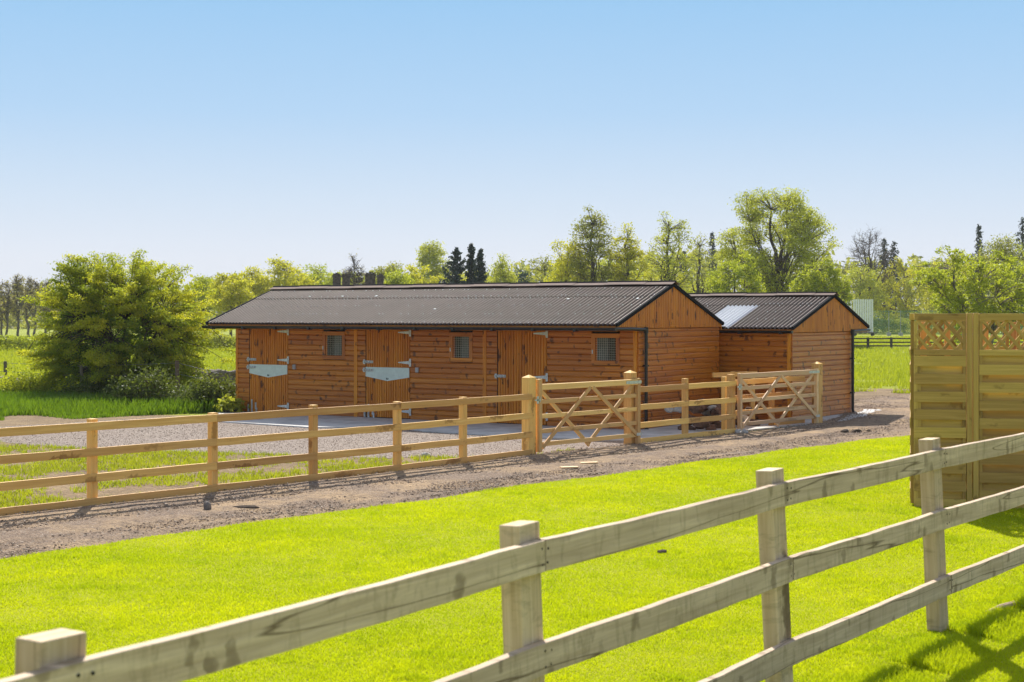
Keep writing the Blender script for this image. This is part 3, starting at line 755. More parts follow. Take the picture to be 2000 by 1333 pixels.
# fence behind the far gate
fc = empty('post_and_rail_fence', (0, 0, 0), 0, 'golden post and rail fence just behind the farther gate, before the rubble', 'fence')
vb = Vector((-nb.x, -nb.y, 0)); PC = []
for px_ in (1415, 1507):
    o_ = G3 + vb * .42; t_ = (px_ - 1000) / F; s_ = (o_.x - t_ * o_.y) / (t_ * db.y - db.x); PC.append(o_ + db * s_)
PC.append(G4 - db * .02 + vb * .36)
for P in PC[:2]: post(P, .095, .095, 1.09, db, M['fence'], fc)
for zc in (.975, .665, .36): rail_joints(PC, zc, .10, .038, -offb * .0 + nb * .067, None, 'rail', fc, M['fence'], [(0, 2)])
rail_joints(PC, .07, .15, .03, nb * .067, None, 'kickboard', fc, M['fence'], [(1, 2)])
fd = empty('post_and_rail_fence', (0, 0, 0), 0, 'short single-rail timber barrier close against the rear stable front wall', 'fence')
q0, q1 = bl(.1, 2.9), bl(1.2, 3.45); q0, q1 = gp(1392, 832) + Vector((0, 0, 0)), gp(1478, 827)
post(q0.lerp(q1, .45), .09, .09, 1.12, (1, .2, 0), M['fence'], fd); post(q0.lerp(q1, .9), .09, .09, 1.0, (1, .2, 0), M['fence'], fd)
m_ = MB(); m_.beam(q0 + Vector((0, 0, 1.06)), q1 + Vector((0, 0, 1.06)), .038, .10, n=4, jit=.002); m_.build('rail', M['fence'], fd)

# ================= rocks =================
def rock(name, loc, size, mat, label=None, cat='rock', group=None, seed=0):
    import bmesh
    bm = bmesh.new(); bmesh.ops.create_icosphere(bm, subdivisions=2, radius=1)
    for v in bm.verts:
        k = 1 + .38 * mnoise.noise(v.co * 1.3 + Vector((seed * 7.1, 0, 0))) + .12 * mnoise.noise(v.co * 4 + Vector((0, seed, 0)))
        v.co = Vector((v.co.x * size[0] * k, v.co.y * size[1] * k, v.co.z * size[2] * k))
    me = bpy.data.meshes.new(name); bm.to_mesh(me); bm.free(); me.materials.append(mat)
    o = bpy.data.objects.new(name, me); COL.objects.link(o); o.location = loc; o.rotation_euler = (0, 0, seed * 1.7)
    return tag(o, label, cat, group)
k = 0
for i in range(34):
    s_ = rnd.random(); o_ = rnd.uniform(.62, 1.25); P = G3 + db * (s_ * 2.6 - .5) + vb * o_
    sz = rnd.uniform(.07, .17); lay = rnd.choice([0, 0, .14, .28, .4]) * (1 if o_ > .75 else .4)
    pos = 'left' if s_ < .33 else ('middle' if s_ < .66 else 'right'); k += 1
    rock('rubble_stone', P + Vector((0, 0, sz * .5 + lay)), (sz * 1.3, sz, sz * .8), M['brownstone'] if rnd.random() < .75 else M['palestone'],
         'broken brown rubble stone heaped behind the farther gate', 'stone', 'rubble stones heaped behind the farther gate', i)
rock('stone', gp(405, 1003) + Vector((0, 0, .07)), (.055, .05, .075), M['stone'], 'egg-shaped grey stone standing on the track below the fourth fence bay', 'stone', None, 3)
rock('stone', gp(833, 893) + Vector((0, 0, .03)), (.1, .07, .05), M['palestone'], 'pale flat stone on the grass edge under the lower rails', 'stone', None, 5)
rock('stone', gp(1441, 849) + Vector((0, -.05, .05)), (.08, .07, .06), M['palestone'], 'pale stone at the foot of the farther gate, left of its pair', 'stone', None, 6)
rock('stone', gp(1453, 850) + Vector((0, -.05, .05)), (.09, .07, .06), M['palestone'], 'pale stone at the foot of the farther gate, right of its pair', 'stone', None, 7)
for i, (px, py, s_, l) in enumerate(((482, 999, .09, 'long low ridge of dark soil on the track near the left fence bays'), (1650, 848, .13, 'dark peaked soil clod at the right end of the track'), (1673, 848, .11, 'dark soil clod between two others near the lawn edge'), (1697, 846, .07, 'smallest dark soil clod near the right end of the track'))):
    rock('soil_clod', gp(px, py) + Vector((0, 0, .03)), (s_ * (2 if i == 0 else 1), s_ * .7, s_ * .5), M['soilclod'], l, 'soil clod', 'dark clods on the track', i + 11)
rock('soil_clod', gp(1293, 1084) + Vector((0, 0, .03)), (.05, .05, .02), M['soilclod'], 'small dark clod lying on the open lawn', 'soil clod', None, 30)
for px, py, l in ((1150, 912, 'upper pale splinter board lying on the track'), (1112, 921, 'lower pale splinter board lying on the track')):
    P = gp(px, py); m_ = MB(); m_.beam(P + Vector((-.13, 0, .055)), P + Vector((.13, .05, .06)), .1, .02); tag(m_.build('offcut', M['pale_gate']), l, 'wood offcut', 'offcuts on the track')
P0_, P1_ = gp(1927, 1207), gp(1985, 1188); m_ = MB(); m_.tube([P0_ + Vector((0, 0, .03)), P0_.lerp(P1_, .5) + Vector((0, .01, .045)), P1_ + Vector((0, 0, .04))], .022, 8)
tag(m_.build('stick', M['greypost'], None), 'pale round stick half buried in the lawn at the right', 'stick')

# ================= FOREGROUND FENCE =================
ff = empty('post_and_rail_fence', (0, 0, 0), 0, 'weathered grey three-rail fence crossing the foreground diagonally', 'fence')
PF = [Vector(p) for p in ((-2.74, 1.95, 0), (-1.298, 4.327, 0), (.033, 6.65, 0), (1.504, 8.97, 0), (3.044, 11.2, 0), (4.62, 13.4, 0), (6.2, 15.6, 0))]
LEAN = [0, .03, -.045, -.065, -.062, -.05, 0]
for i, P in enumerate(PF):
    d = (PF[min(i + 1, 6)] - PF[max(i - 1, 0)]).normalized()
    # the top stays where it is, the foot shifts
    ft = P - Vector((LEAN[i], 0, 0)); post(ft, .17, .105, 1.41, d, M['greypost'], ff, lean=(LEAN[i], 0), bevel=.005)
for z, h, js in ((1.27, .138, [(0, 2), (2, 4), (4, 6)]), (.83, .14, [(1, 3), (3, 5)]), (.35, .14, [(0, 2), (2, 4), (4, 6)])):
    for a, b in js:
        fr_ = z / 1.41; pts = []
        for j in range(a, b + 1):
            d = (PF[min(j + 1, 6)] - PF[max(j - 1, 0)]).normalized(); nn = Vector((d.y, -d.x, 0))
            pts.append(PF[j] - Vector((LEAN[j] * (1 - fr_), 0, 0)) + nn * (.0525 + .024) + d * (.045 if j in (a, b) else 0) + Vector((0, 0, z)))
        for (p_, q_), last in zip(zip(pts[:-1], pts[1:]), range(len(pts))):
            pass
        mb = MB(); n_ = 14; ring_pts = []
        d0 = (pts[-1] - pts[0]).normalized(); pts[0] = pts[0] + d0 * .004; pts[-1] = pts[-1] - d0 * .004
        # one bent rail through its posts
        ou, ov = rnd.random() * 40, rnd.random() * 40; rings = []; cum = 0; us = []
        for si in range(len(pts) - 1):
            for kk in range(n_ + (1 if si == len(pts) - 2 else 0)):
                q = pts[si].lerp(pts[si + 1], kk / n_); d = d0; sd_ = d.cross(Vector((0, 0, 1))).normalized()
                sag = -.006 * math.sin(math.pi * kk / n_)
                e1, e2, e3 = (rnd.uniform(-.0022, .0022) for _ in range(3))
                rings.append([q + sd_ * (x_ * .023 + e1) + Vector((0, 0, y_ * h / 2 + sag + (e2 if y_ > 0 else e3))) for x_, y_ in ((-1, -1), (1, -1), (1, 1), (-1, 1))]); us.append(ou + (q - pts[0]).length)
        per = [0, .046, .046 + h, .092 + h, .092 + 2 * h]; va = rnd.uniform(.4, .8)
        for k_ in range(len(rings) - 1):
            for j in range(4):
                j2 = (j + 1) % 4
                mb.face([rings[k_][j], rings[k_][j2], rings[k_ + 1][j2], rings[k_ + 1][j]], [(us[k_], ov + per[j]), (us[k_], ov + per[j + 1]), (us[k_ + 1], ov + per[j + 1]), (us[k_ + 1], ov + per[j])], va)
        mb.face(rings[0][::-1], [(0, 0)] * 4, .2); mb.face(rings[-1], [(0, 0)] * 4, .2)
        mb.build('rail', M['grey'], ff, .004)
nl = MB()
for j in range(1, 6):
    for z in (1.27, .83, .35):
        d = (PF[min(j + 1, 6)] - PF[max(j - 1, 0)]).normalized(); nn = Vector((d.y, -d.x, 0)); fr_ = z / 1.41
        c_ = PF[j] - Vector((LEAN[j] * (1 - fr_), 0, 0)) + nn * .0996
        for dz, dd in ((.035, .02), (-.035, .025), (.03, .075), (-.03, .07)):
            q = c_ + d * (dd - .01) + Vector((0, 0, z + dz)); nl.tube([q, q + nn * .0022], .0058, 8)
nl.build('nail_head', M['dark'], ff)

# ================= TRELLIS SCREEN =================
S0 = Vector((4.815, 18.4, 0)); se = Vector((.985, -.172, 0)).normalized(); sn = Vector((se.y, -se.x, 0))
def trellis(mb, o, d, s0, s1, z0, z1, sp=.118, ang=50):
    nrm = Vector((d.y, -d.x, 0)); ca, sa = math.cos(R(ang)), math.sin(R(ang))
    for sg, off_ in ((-1, .012), (1, -.012)):
        step = sp / sa; hh = z1 - z0; run = hh * ca / sa
        s = s0 - run - step
        while s < s1 + run + step:
            # line from (s, z_top/bottom) across, clipped to the panel
            A, B = (s, z1 if sg < 0 else z0), (s + run, z0 if sg < 0 else z1)
            tA, tB = 0, 1
            for lim, side in ((s0, 0), (s1, 1)):
                tt = (lim - A[0]) / run
                if side == 0: tA = max(tA, tt)
                else: tB = min(tB, tt)
            if tB - tA > .02:
                pa = (A[0] + run * tA, A[1] + (B[1] - A[1]) * tA); pb = (A[0] + run * tB, A[1] + (B[1] - A[1]) * tB)
                mb.beam(o + d * pa[0] + nrm * off_ + Vector((0, 0, pa[1])), o + d * pb[0] + nrm * off_ + Vector((0, 0, pb[1])), .018, .036, up=Vector((0, 0, 1)))
            s += step
def panel(parent, o, d, s0, s1, mat, mat2, shift=0, batten=True, zt=2.33):
    nrm = Vector((d.y, -d.x, 0)); V3 = lambda s, z, of=0: o + d * s + nrm * of + Vector((0, 0, z))
    f = MB()
    f.beam(V3(s0, zt - .04), V3(s1, zt - .04), .065, .08, n=3, jit=.001); f.beam(V3(s0, 1.865), V3(s1, 1.865), .065, .07, n=3, jit=.001)
    f.beam(V3(s0 + .02, .05), V3(s0 + .02, zt - .09), .04, .04, up=nrm); f.beam(V3(s1 - .02, .05), V3(s1 - .02, zt - .09), .04, .04, up=nrm)
    if batten: f.beam(V3(s0 + .06, .05), V3(s0 + .06, 1.82), .045, .03, up=nrm)
    f.build('panel_frame', mat, parent, .003)
    t_ = MB(); trellis(t_, o, d, s0 + .02, s1 - .02, 1.90, zt - .08); t_.build('trellis', mat2, parent)
    b_ = MB(); z = 1.825 - shift
    k = 0
    while z > .12:
        h1 = .125
        b_.beam(V3(s0, z - h1 / 2, .030), V3(s1, z - h1 / 2, .030), .014, h1, n=3, jit=.0015)
        b_.beam(V3(s0, z - h1 / 2 - .1065, -.022), V3(s1, z - h1 / 2 - .1065, -.022), .014, h1, n=3, jit=.0015)
        z -= .213; k += 1
    if shift: b_.beam(V3(s0, 1.825 - .06, -.022), V3(s1, 1.825 - .06, -.022), .014, .125)
    b_.build('lap_boards', mat, parent)
sc = empty('trellis_fence', (0, 0, 0), 0, 'green-tinged lapped board fence panels with diamond trellis tops at the right edge', 'fence panel')
panel(sc, S0, se, 0, .60, M['panel'], M['panel'])
post(S0 + se * .64, .062, .075, 2.335, se, M['panel'], sc); post(S0 + se * .712, .062, .075, 2.335, se, M['panel'], sc)
panel(sc, S0, se, .75, 2.55, M['panel'], M['panel'], shift=.10, batten=False)
post(S0 + se * 2.6, .075, .075, 2.335, se, M['panel'], sc)
sg_ = Vector((.255, .967, 0)).normalized(); o2 = S0 + Vector((-.005, .06, 0))
s2 = empty('trellis_fence', (0, 0, 0), 0, 'trellis-topped lapped fence panel seen edge-on, running back from the near corner', 'fence panel')
panel(s2, o2, sg_, 0, 1.8, M['panel'], M['panel'])
s3 = empty('trellis_fence', (0, 0, 0), 0, 'lapped fence panels with posts coloured by warm bounced light, seen through the near trellis', 'fence panel')
o3 = S0 + sg_ * 1.95
panel(s3, o3, se, .05, 1.2, M['panel'], M['panel'], zt=2.30)
panel(s3, o3, se, 1.3, 3.0, M['panel'], M['panel'], shift=.1, zt=2.30)
for s_ in (.12, .42, .9, 1.25, 2.0): post(o3 + se * s_ - sg_ * .12, .075, .06, 2.22, se, M['litpanel'], s3)

# ================= LEFT FIELD EDGE =================
WL = [gp(-250, 772), gp(0, 776), gp(161, 775), gp(348, 785), gp(470, 782)]
fw = empty('wire_fence', (0, 0, 0), 0, 'old leaning grey posts strung with wire in front of the hawthorn bush', 'fence')
wps = []
for px, pyt, pyb, wd in ((12, 706, 772, .085), (161, 713, 787, .08), (348, 705, 790, .10), (-160, 706, 772, .08)):
    P = gp(px, pyb); ht = H - (pyt - HOR) * P.y / F; o = post(P, wd, wd, ht, (1, .15, 0), M['oldpost'], fw, lean=(-.03, 0)); wps.append((P.x, P.y, ht))
wps.sort(); P = gp(426, 800); wps.append((P.x, P.y + .4, .9)); P = gp(461, 740)
wr = MB()
for fz in (.95, .7, .42):
    wr.tube([(x, y - .05, h * fz) for x, y, h in wps], .006, 5)
wr.build('wire', M['wire'], fw)
P = gp(426, 745); sp_ = post(P, .16, .12, .42, (1, 0, 0), M['oldpost'], None, 'stump_post'); tag(sp_, 'short dark post stump in the field left of the stable', 'post')
# low dry-stone wall
def stone_wall(name, label, px0, px1, py, hgt, n, seed):
    root = empty(name, gp((px0 + px1) / 2, py), 0, label, 'wall'); a, b = gp(px0, py), gp(px1, py); c = root.location.copy()
    rr = random.Random(seed); import bmesh
    bm = bmesh.new()
    for i in range(n):
        q = a.lerp(b, rr.random()) - c; sz = rr.uniform(.10, .2); z = rr.uniform(.05, hgt)
        r_ = bmesh.ops.create_icosphere(bm, subdivisions=2, radius=1)
        for v in r_['verts']:
            k = 1 + .3 * mnoise.noise(v.co * 1.5 + Vector((i * 3.1, seed, 0)))
            v.co = Vector((v.co.x * sz * 1.5 * k + q.x, v.co.y * sz * k + q.y + rr.uniform(-.002, .002), v.co.z * sz * .6 * k + z))
    me = bpy.data.meshes.new('stonework'); bm.to_mesh(me); bm.free(); me.materials.append(M['stone'])
    o = bpy.data.objects.new('stonework', me); COL.objects.link(o); o.parent = root
stone_wall('stone_wall', 'tumbled low dry-stone wall half buried in brambles left of the hawthorn', -120, 100, 769, .45, 130, 2)
stone_wall('stone_wall', 'tumbled low dry-stone wall between the hawthorn and the stable', 360, 475, 768, .62, 120, 5)

# ================= VEGETATION =================
def mesh_np(name, V, Fq, mat, parent=None, var=None, nv=4, loc=None):
    """V (n,3) and faces of nv corners laid out consecutively in Fq (m,nv)"""
    me = bpy.data.meshes.new(name); me.vertices.add(len(V)); me.vertices.foreach_set('co', V.astype(np.float32).ravel())
    m_ = len(Fq); me.loops.add(m_ * nv); me.loops.foreach_set('vertex_index', Fq.astype(np.int32).ravel())
    me.polygons.add(m_); me.polygons.foreach_set('loop_start', np.arange(0, m_ * nv, nv, dtype=np.int32)); me.polygons.foreach_set('loop_total', np.full(m_, nv, dtype=np.int32))
    me.update(calc_edges=True)
    if var is not None:
        ca = me.color_attributes.new('var', 'FLOAT_COLOR', 'POINT'); ca.data.foreach_set('color', np.stack([var, var, var, np.ones_like(var)], 1).astype(np.float32).ravel())
    me.materials.append(mat)
    o = bpy.data.objects.new(name, me); COL.objects.link(o)
    if parent: o.parent = parent
    return o
def leaves_np(C, size, rg, flat=.0):
    """one leaf-shaped quad per centre"""
    n = len(C); a = rg.normal(size=(n, 3)); a[:, 2] *= (1 - flat); a /= np.linalg.norm(a, axis=1)[:, None] + 1e-9
    b = rg.normal(size=(n, 3)); b -= a * (a * b).sum(1)[:, None]; b /= np.linalg.norm(b, axis=1)[:, None] + 1e-9
    s = size * rg.uniform(.6, 1.35, n); a *= s[:, None]; b *= (s * .55)[:, None]
    V = np.stack([C - a * .5, C + b * .5 - a * .05, C + a * .5, C - b * .5 - a * .05], 1).reshape(-1, 3)
    return V, np.arange(4 * n).reshape(n, 4)

def limb_mesh(segs, name, mat, parent, sides=5):
    V = []; Fc = []
    for pts, r0, r1, sd_ in segs:
        n = len(pts); base = len(V); a0 = None
        for i, p in enumerate(pts):
            d = (pts[min(i + 1, n - 1)] - pts[max(i - 1, 0)]); d.normalize()
            a = d.orthogonal().normalized() if a0 is None else (a0 - d * a0.dot(d)).normalized(); a0 = a; b = d.cross(a); r = r0 + (r1 - r0) * i / (n - 1)
            for k in range(sd_): V.append(tuple(p + (a * math.cos(2 * math.pi * k / sd_) + b * math.sin(2 * math.pi * k / sd_)) * r))
        for i in range(n - 1):
            for k in range(sd_):
                k2 = (k + 1) % sd_; Fc.append((base + i * sd_ + k, base + i * sd_ + k2, base + (i + 1) * sd_ + k2, base + (i + 1) * sd_ + k))
    return mesh_np(name, np.array(V), np.array(Fc), mat, parent)

def curve(p, q, rr, bend=.12, up=.0, n=5):
    L = (q - p).length; o = Vector((rr.uniform(-1, 1), rr.uniform(-1, 1), rr.uniform(-1, 1))) * L * bend + Vector((0, 0, up * L)); pts = []
    for i in range(n + 1):
        t_ = i / n; b = p.lerp(q, t_) + o * (4 * t_ * (1 - t_)) * .5
        if 0 < i < n: b = b + Vector((rr.uniform(-1, 1), rr.uniform(-1, 1), rr.uniform(-1, 1))) * L * .02
        pts.append(b)
    return pts

def tree(name, label, cat, px, ytop, wpx, dist, leaf='lime', nleaf=9000, nattr=220, leafsize=.26, base=.28, bare=False, seed=1, group='background trees', tuft=.45, round_=1.0, trunks=1, bark='bark', lean=0, shape='round', limbs=11, twig=.02, zbase=0):
    rr = random.Random(seed); rg = np.random.default_rng(seed)
    X = (px - 1000) / F * dist; HT = H + (HOR - ytop) * dist / F; W = wpx / F * dist * 1.12; HT *= 1.03
    root = empty(name, (X, dist, zbase), 0, label, cat, group)
    zc0 = HT * base; rz = (HT - zc0) / 2; cz = zc0 + rz; rx = W / 2
    segs = []; attrs = []
    # attractors inside a lumpy crown
    while len(attrs) < nattr:
        v = Vector((rr.uniform(-1, 1), rr.uniform(-1, 1), rr.uniform(-1, 1)))
        if v.length > 1 or v.length < .25: continue
        lump = .80 + .42 * mnoise.noise(v.normalized() * 2.1 + Vector((seed * 3.3, 0, 0)))
        if v.length > lump: continue
        if v.length < .5 and rr.random() < .45: continue
        if mnoise.noise(v * 2.6 + Vector((0, seed * 5.1, 0))) < -.18: continue    # gaps
        zz = v.z
        wsc = 1.0
        if shape == 'tall': wsc = 1 - .45 * max(0, zz)
        if shape == 'vase': wsc = .55 + .45 * (zz + 1) / 2 * 1.4
        if shape == 'willow': wsc = 1.0 + .15 * (-zz)
        attrs.append(Vector((v.x * rx * wsc + lean * (v.z + 1) * rx * .3, v.y * rx * wsc, cz + zz * rz)))
    hubs = []
    tr_r = max(.10, HT * .022)
    for tk in range(trunks):
        tx = (tk - (trunks - 1) / 2) * .5; top = Vector((lean * rx * .3 + tx * 2.5, rr.uniform(-.3, .3), cz + rz * .55)); tp = curve(Vector((tx, 0, -.2)), top, rr, .05, 0, 9); segs.append((tp, tr_r, tr_r * .25, 7)); hubs += [(p, tr_r * (1 - .7 * i / 9)) for i, p in enumerate(tp) if i >= 3]
    trunk_hubs = list(hubs)
    for i in range(limbs):
        a = rr.choice(attrs); tgt = Vector((a.x * .72, a.y * .72, zc0 + (a.z - zc0) * .8))
        st, sr = min(trunk_hubs, key=lambda h: abs(h[0].z - (zc0 * .8 + (tgt.z - zc0) * .35)) + rr.uniform(0, .8))
        lp = curve(st, tgt, rr, .16, .10, 6); r0 = sr * .55; segs.append((lp, r0, r0 * .3, 5)); hubs += [(p, r0 * (1 - .6 * j / 6)) for j, p in enumerate(lp) if j >= 2]
    hv = np.array([tuple(h[0]) for h in hubs])
    for a in attrs:
        av = np.array(tuple(a)); dd = np.linalg.norm(hv - av, axis=1) + np.maximum(0, hv[:, 2] - av[2]) * .6; j = int(dd.argmin()); st, sr = hubs[j]
        tp = curve(st, a, rr, .14, .06, 4); segs.append((tp, min(sr * .4, .09), twig, 3))
        if bare or leaf in ('brown',):
            for _ in range(5):
                q0 = tp[rr.choice((2, 3, 4))]; q1 = q0 + Vector((rr.uniform(-1, 1), rr.uniform(-1, 1), rr.uniform(.0, 1.3))) * HT * .05
                segs.append(([q0, q0.lerp(q1, .5) + Vector((rr.uniform(-.1, .1), 0, .05)), q1], twig, twig * .5, 3))
    limb_mesh(segs, 'trunk', M[bark], root)
    if nleaf:
        A = np.array([tuple(a) for a in attrs]); idx = rg.integers(0, len(A), nleaf); tr_ = tuft * (HT / 12)
        off_ = rg.normal(size=(nleaf, 3)) * np.array([tr_, tr_, tr_ * .62])
        if shape == 'willow': off_[:, 2] = -np.abs(rg.normal(size=nleaf)) * tr_ * 2.4 + tr_ * .4; off_[:, :2] *= .55
        Cc = A[idx] + off_; V, Fq = leaves_np(Cc, leafsize, rg)
        clump = rg.random(len(A))[idx]; va = np.clip(.75 * clump + .25 * rg.random(nleaf), 0, 1)
        mesh_np('crown', V, Fq, LF[leaf], root, np.repeat(va, 4))
    return root

def conifer(label, px, ytop, wpx, dist, seed, droop=-.25, up=False, group='dark conifers'):
    rr = random.Random(seed); rg = np.random.default_rng(seed); X = (px - 1000) / F * dist; HT = H + (HOR - ytop) * dist / F; W = wpx / F * dist * 1.7
    root = empty('conifer_tree', (X, dist, 0), 0, label, 'conifer', group); segs = [([Vector((0, 0, -.2)), Vector((0, 0, HT * .5)), Vector((0, 0, HT))], HT * .018, .02, 6)]; Cs = []
    nb_ = 46
    for i in range(nb_):
        f = .25 + .74 * i / nb_; z = HT * f; L = W / 2 * (1 - f) ** .75 * 1.35 * rr.uniform(.7, 1.15); a = i * 2.4 + rr.uniform(-.3, .3)
        q = Vector((math.cos(a) * L, math.sin(a) * L, z + L * (rr.uniform(.5, 1.1) if up else droop + rr.uniform(-.1, .15)))); segs.append((curve(Vector((0, 0, z)), q, rr, .05, .03, 4), .05, .015, 3))
        n = int(26 + 50 * (1 - f)); t_ = rg.uniform(.1, 1.03, n)[:, None]; s_ = .10 + .16 * (1 - f)
        Cs.append(np.array([[0, 0, z]]) * (1 - t_) + np.array([tuple(q)]) * t_ + rg.normal(size=(n, 3)) * s_ * (HT / 12))
    limb_mesh(segs, 'trunk', M['bark'], root); C_ = np.concatenate(Cs); V, Fq = leaves_np(C_, .30, rg); mesh_np('crown', V, Fq, LF['needle'], root, np.repeat(rg.random(len(C_)), 4))

T = tree
# --- far left, bare budding trees
for i, (px, yt, w_, l) in enumerate(((-25, 540, 60, 'leafless brown tree at the left picture edge'), (8, 546, 46, 'slim budding brown tree second from the left edge'), (34, 536, 44, 'budding brown tree with forked trunk, third from the left edge'), (62, 538, 50, 'tallest bare brown tree left of the hawthorn'), (92, 541, 52, 'bare brown tree whose twigs reach behind the hawthorn left side'), (128, 545, 50, 'bare brown tree mostly hidden by the hawthorn top left'))):
    T('budding_tree', l, 'tree', px, yt, w_, 150 + i * 3, 'brown', 1500, 120, .16, .2, False, 100 + i, 'bare trees at the left', .5, shape='tall', trunks=2 if i % 2 else 1, limbs=9, twig=.025, bark='palebark')
# --- behind the long stable, left part
T('lime_tree', 'yellow-green tree with a dark clean trunk just left of the stable roof', 'tree', 452, 528, 92, 130, 'yellow', 7000, 170, .2, .30, seed=21)
T('lime_tree', 'tree rising between hawthorn and roof end, partly behind the hawthorn', 'tree', 398, 532, 70, 150, 'lime', 5000, 140, .2, .25, seed=22)
T('lime_tree', 'thin tree with a bent dark limb above the left roof end', 'tree', 492, 517, 60, 150, 'yellow', 3600, 130, .2, .30, seed=23)
T('lime_tree', 'broad yellow-green tree above the left third of the long roof', 'tree', 556, 508, 110, 150, 'yellow', 8000, 200, .22, .22, seed=24)
T('lime_tree', 'light open tree just left of the chimneys', 'tree', 622, 512, 70, 170, 'lime', 4200, 150, .22, .25, seed=25)
T('bare_tree', 'dark bare rounded tree between the two chimney pairs', 'tree', 692, 501, 58, 150, 'brown', 500, 170, .16, .2, True, 26, 'background trees')
T('lime_tree', 'olive tree just right of the right chimney pair', 'tree', 762, 508, 84, 160, 'olive', 6500, 180, .22, .22, seed=27)
T('lime_tree', 'round mid-green crown, highest of the trees over the middle of the long roof', 'tree', 846, 474, 74, 190, 'green', 9000, 190, .24, .35, seed=28, tuft=.36)
T('lime_tree', 'dense bright yellow tree in front of the round mid-green crown', 'tree', 822, 512, 105, 150, 'yellow', 10000, 200, .22, .1, seed=29)
T('lime_tree', 'low yellow-green tree filling the gap left of the spiky conifers', 'tree', 775, 524, 80, 140, 'lime', 6000, 150, .2, .1, seed=30)
conifer('dark spiky conifer, leftmost and widest of the group above the roof', 891, 486, 46, 120, 31, up=True)
conifer('slim dark spiky conifer, tallest of the group above the roof', 920, 476, 22, 121, 32, up=True)
conifer('dark spiky conifer on the right of the group above the roof', 938, 486, 28, 119, 33, up=True)
T('lime_tree', 'pale conical tree right of the spiky conifers', 'tree', 981, 497, 58, 150, 'green', 6500, 170, .2, .12, seed=34, shape='tall')
T('lime_tree', 'low dark bluish tree right of the pale conical one', 'tree', 1022, 516, 52, 170, 'blue', 4500, 120, .22, .2, seed=35)
T('lime_tree', 'sparse tree with reaching bare twigs left of the tall pair', 'tree', 1064, 488, 84, 150, 'olive', 2800, 170, .2, .2, seed=36)
# --- middle right group
T('birch_tree', 'golden tree in front of and left of the tallest of the thin trees', 'tree', 1108, 466, 92, 130, 'yellow', 8500, 200, .2, .12, seed=37, tuft=.4)
T('birch_tree', 'tall thin tree, highest one above the right end of the long roof', 'tree', 1158, 394, 104, 130, 'olive', 9000, 320, .17, .18, seed=38, shape='tall', trunks=1, tuft=.24, limbs=16)
T('birch_tree', 'golden green tree right beside the tall thin one', 'tree', 1224, 427, 78, 130, 'yellow', 7000, 260, .17, .15, seed=39, shape='tall', tuft=.25)
T('birch_tree', 'airy pale green tree above the long stable ridge end', 'tree', 1308, 405, 112, 130, 'green', 6000, 290, .16, .15, seed=40, shape='tall', tuft=.23, limbs=17)
T('birch_tree', 'small airy tree between the pale tree and the largest tree', 'tree', 1368, 448, 60, 150, 'olive', 2200, 130, .18, .2, seed=41, tuft=.34)
conifer('dark far conifer left of the largest tree', 1391, 452, 22, 210, 42, group='far firs')
conifer('dark far conifer in the hollow right of the airy trees', 1336, 488, 34, 230, 43, group='far firs')
T('large_tree', 'largest tree, wide green crown above the gap between both stables', 'tree', 1522, 362, 232, 120, 'green', 42000, 680, .15, .2, seed=44, trunks=2, tuft=.25, limbs=26)
T('lime_tree', 'dense bright green bushy tree under the left side of the largest tree', 'tree', 1432, 492, 118, 110, 'lime', 12000, 220, .17, .05, seed=45, tuft=.36)
T('lime_tree', 'bushy tree under the right side of the largest tree', 'tree', 1596, 496, 132, 110, 'lime', 14000, 240, .17, .08, seed=46, tuft=.36, shape='willow')
T('bare_tree', 'tall bare dark tree against the sky at the right', 'tree', 1698, 447, 118, 200, 'brown', 250, 240, .14, .22, True, 47, 'background trees', limbs=16)
conifer('dark fir behind the tall bare tree, left of two', 1727, 464, 34, 215, 48, group='far firs')
conifer('dark fir behind the tall bare tree, right of two', 1746, 470, 36, 215, 49, group='far firs')
T('willow_tree', 'drooping yellow-green willow behind the sight screen', 'tree', 1765, 500, 170, 200, 'yellow', 15000, 260, .24, .05, seed=50, shape='willow', tuft=.4)
T('willow_tree', 'drooping yellow-green willow above the trellis corner', 'tree', 1850, 486, 130, 205, 'yellow', 10000, 220, .24, .05, seed=51, shape='willow', tuft=.4)
T('spreading_tree', 'near spreading tree with many visible grey limbs above the trellis fence', 'tree', 1912, 464, 250, 75, 'lime', 22000, 520, .12, .10, seed=52, trunks=3, tuft=.22, limbs=24, bark='palebark', shape='vase')
T('lime_tree', 'olive tree crown at the right picture edge', 'tree', 1962, 458, 110, 150, 'olive', 8000, 200, .2, .2, seed=53)
T('lime_tree', 'tree cut by the right picture edge, lowest crown there', 'tree', 2035, 470, 140, 140, 'lime', 9000, 200, .2, .1, seed=56)
conifer('lone fir tip above the willow and spreading tree', 1912, 437, 30, 200, 54, group='far firs')
conifer('fir at the far right picture edge', 1997, 424, 40, 190, 55, group='far firs')
for i, (px, w_, yt, lf, l) in enumerate(((690, 120, 530, 'lime', 'low lime thicket tree behind the chimneys'), (930, 110, 528, 'yellow', 'low yellow thicket tree behind the spiky conifers'), (1000, 100, 530, 'lime', 'low lime thicket tree over the middle of the roof ridge'), (1200, 140, 500, 'lime', 'low lime tree filling under the tall thin trees'), (1300, 110, 510, 'yellow', 'low yellow tree beside the ridge end of the long roof'), (1375, 90, 530, 'green', 'low green tree in the dip between both roofs'), (600, 120, 530, 'lime', 'low lime thicket tree above the left part of the roof'), (500, 120, 535, 'yellow', 'low yellow thicket tree at the left roof end'), (1680, 90, 510, 'green', 'low green tree under the tall bare tree'))):
    T('thicket_tree', l, 'tree', px, yt, w_, 180 + (i % 3) * 6, lf, 7000, 160, .24, .04, seed=70 + i, group='low thicket trees', tuft=.5)

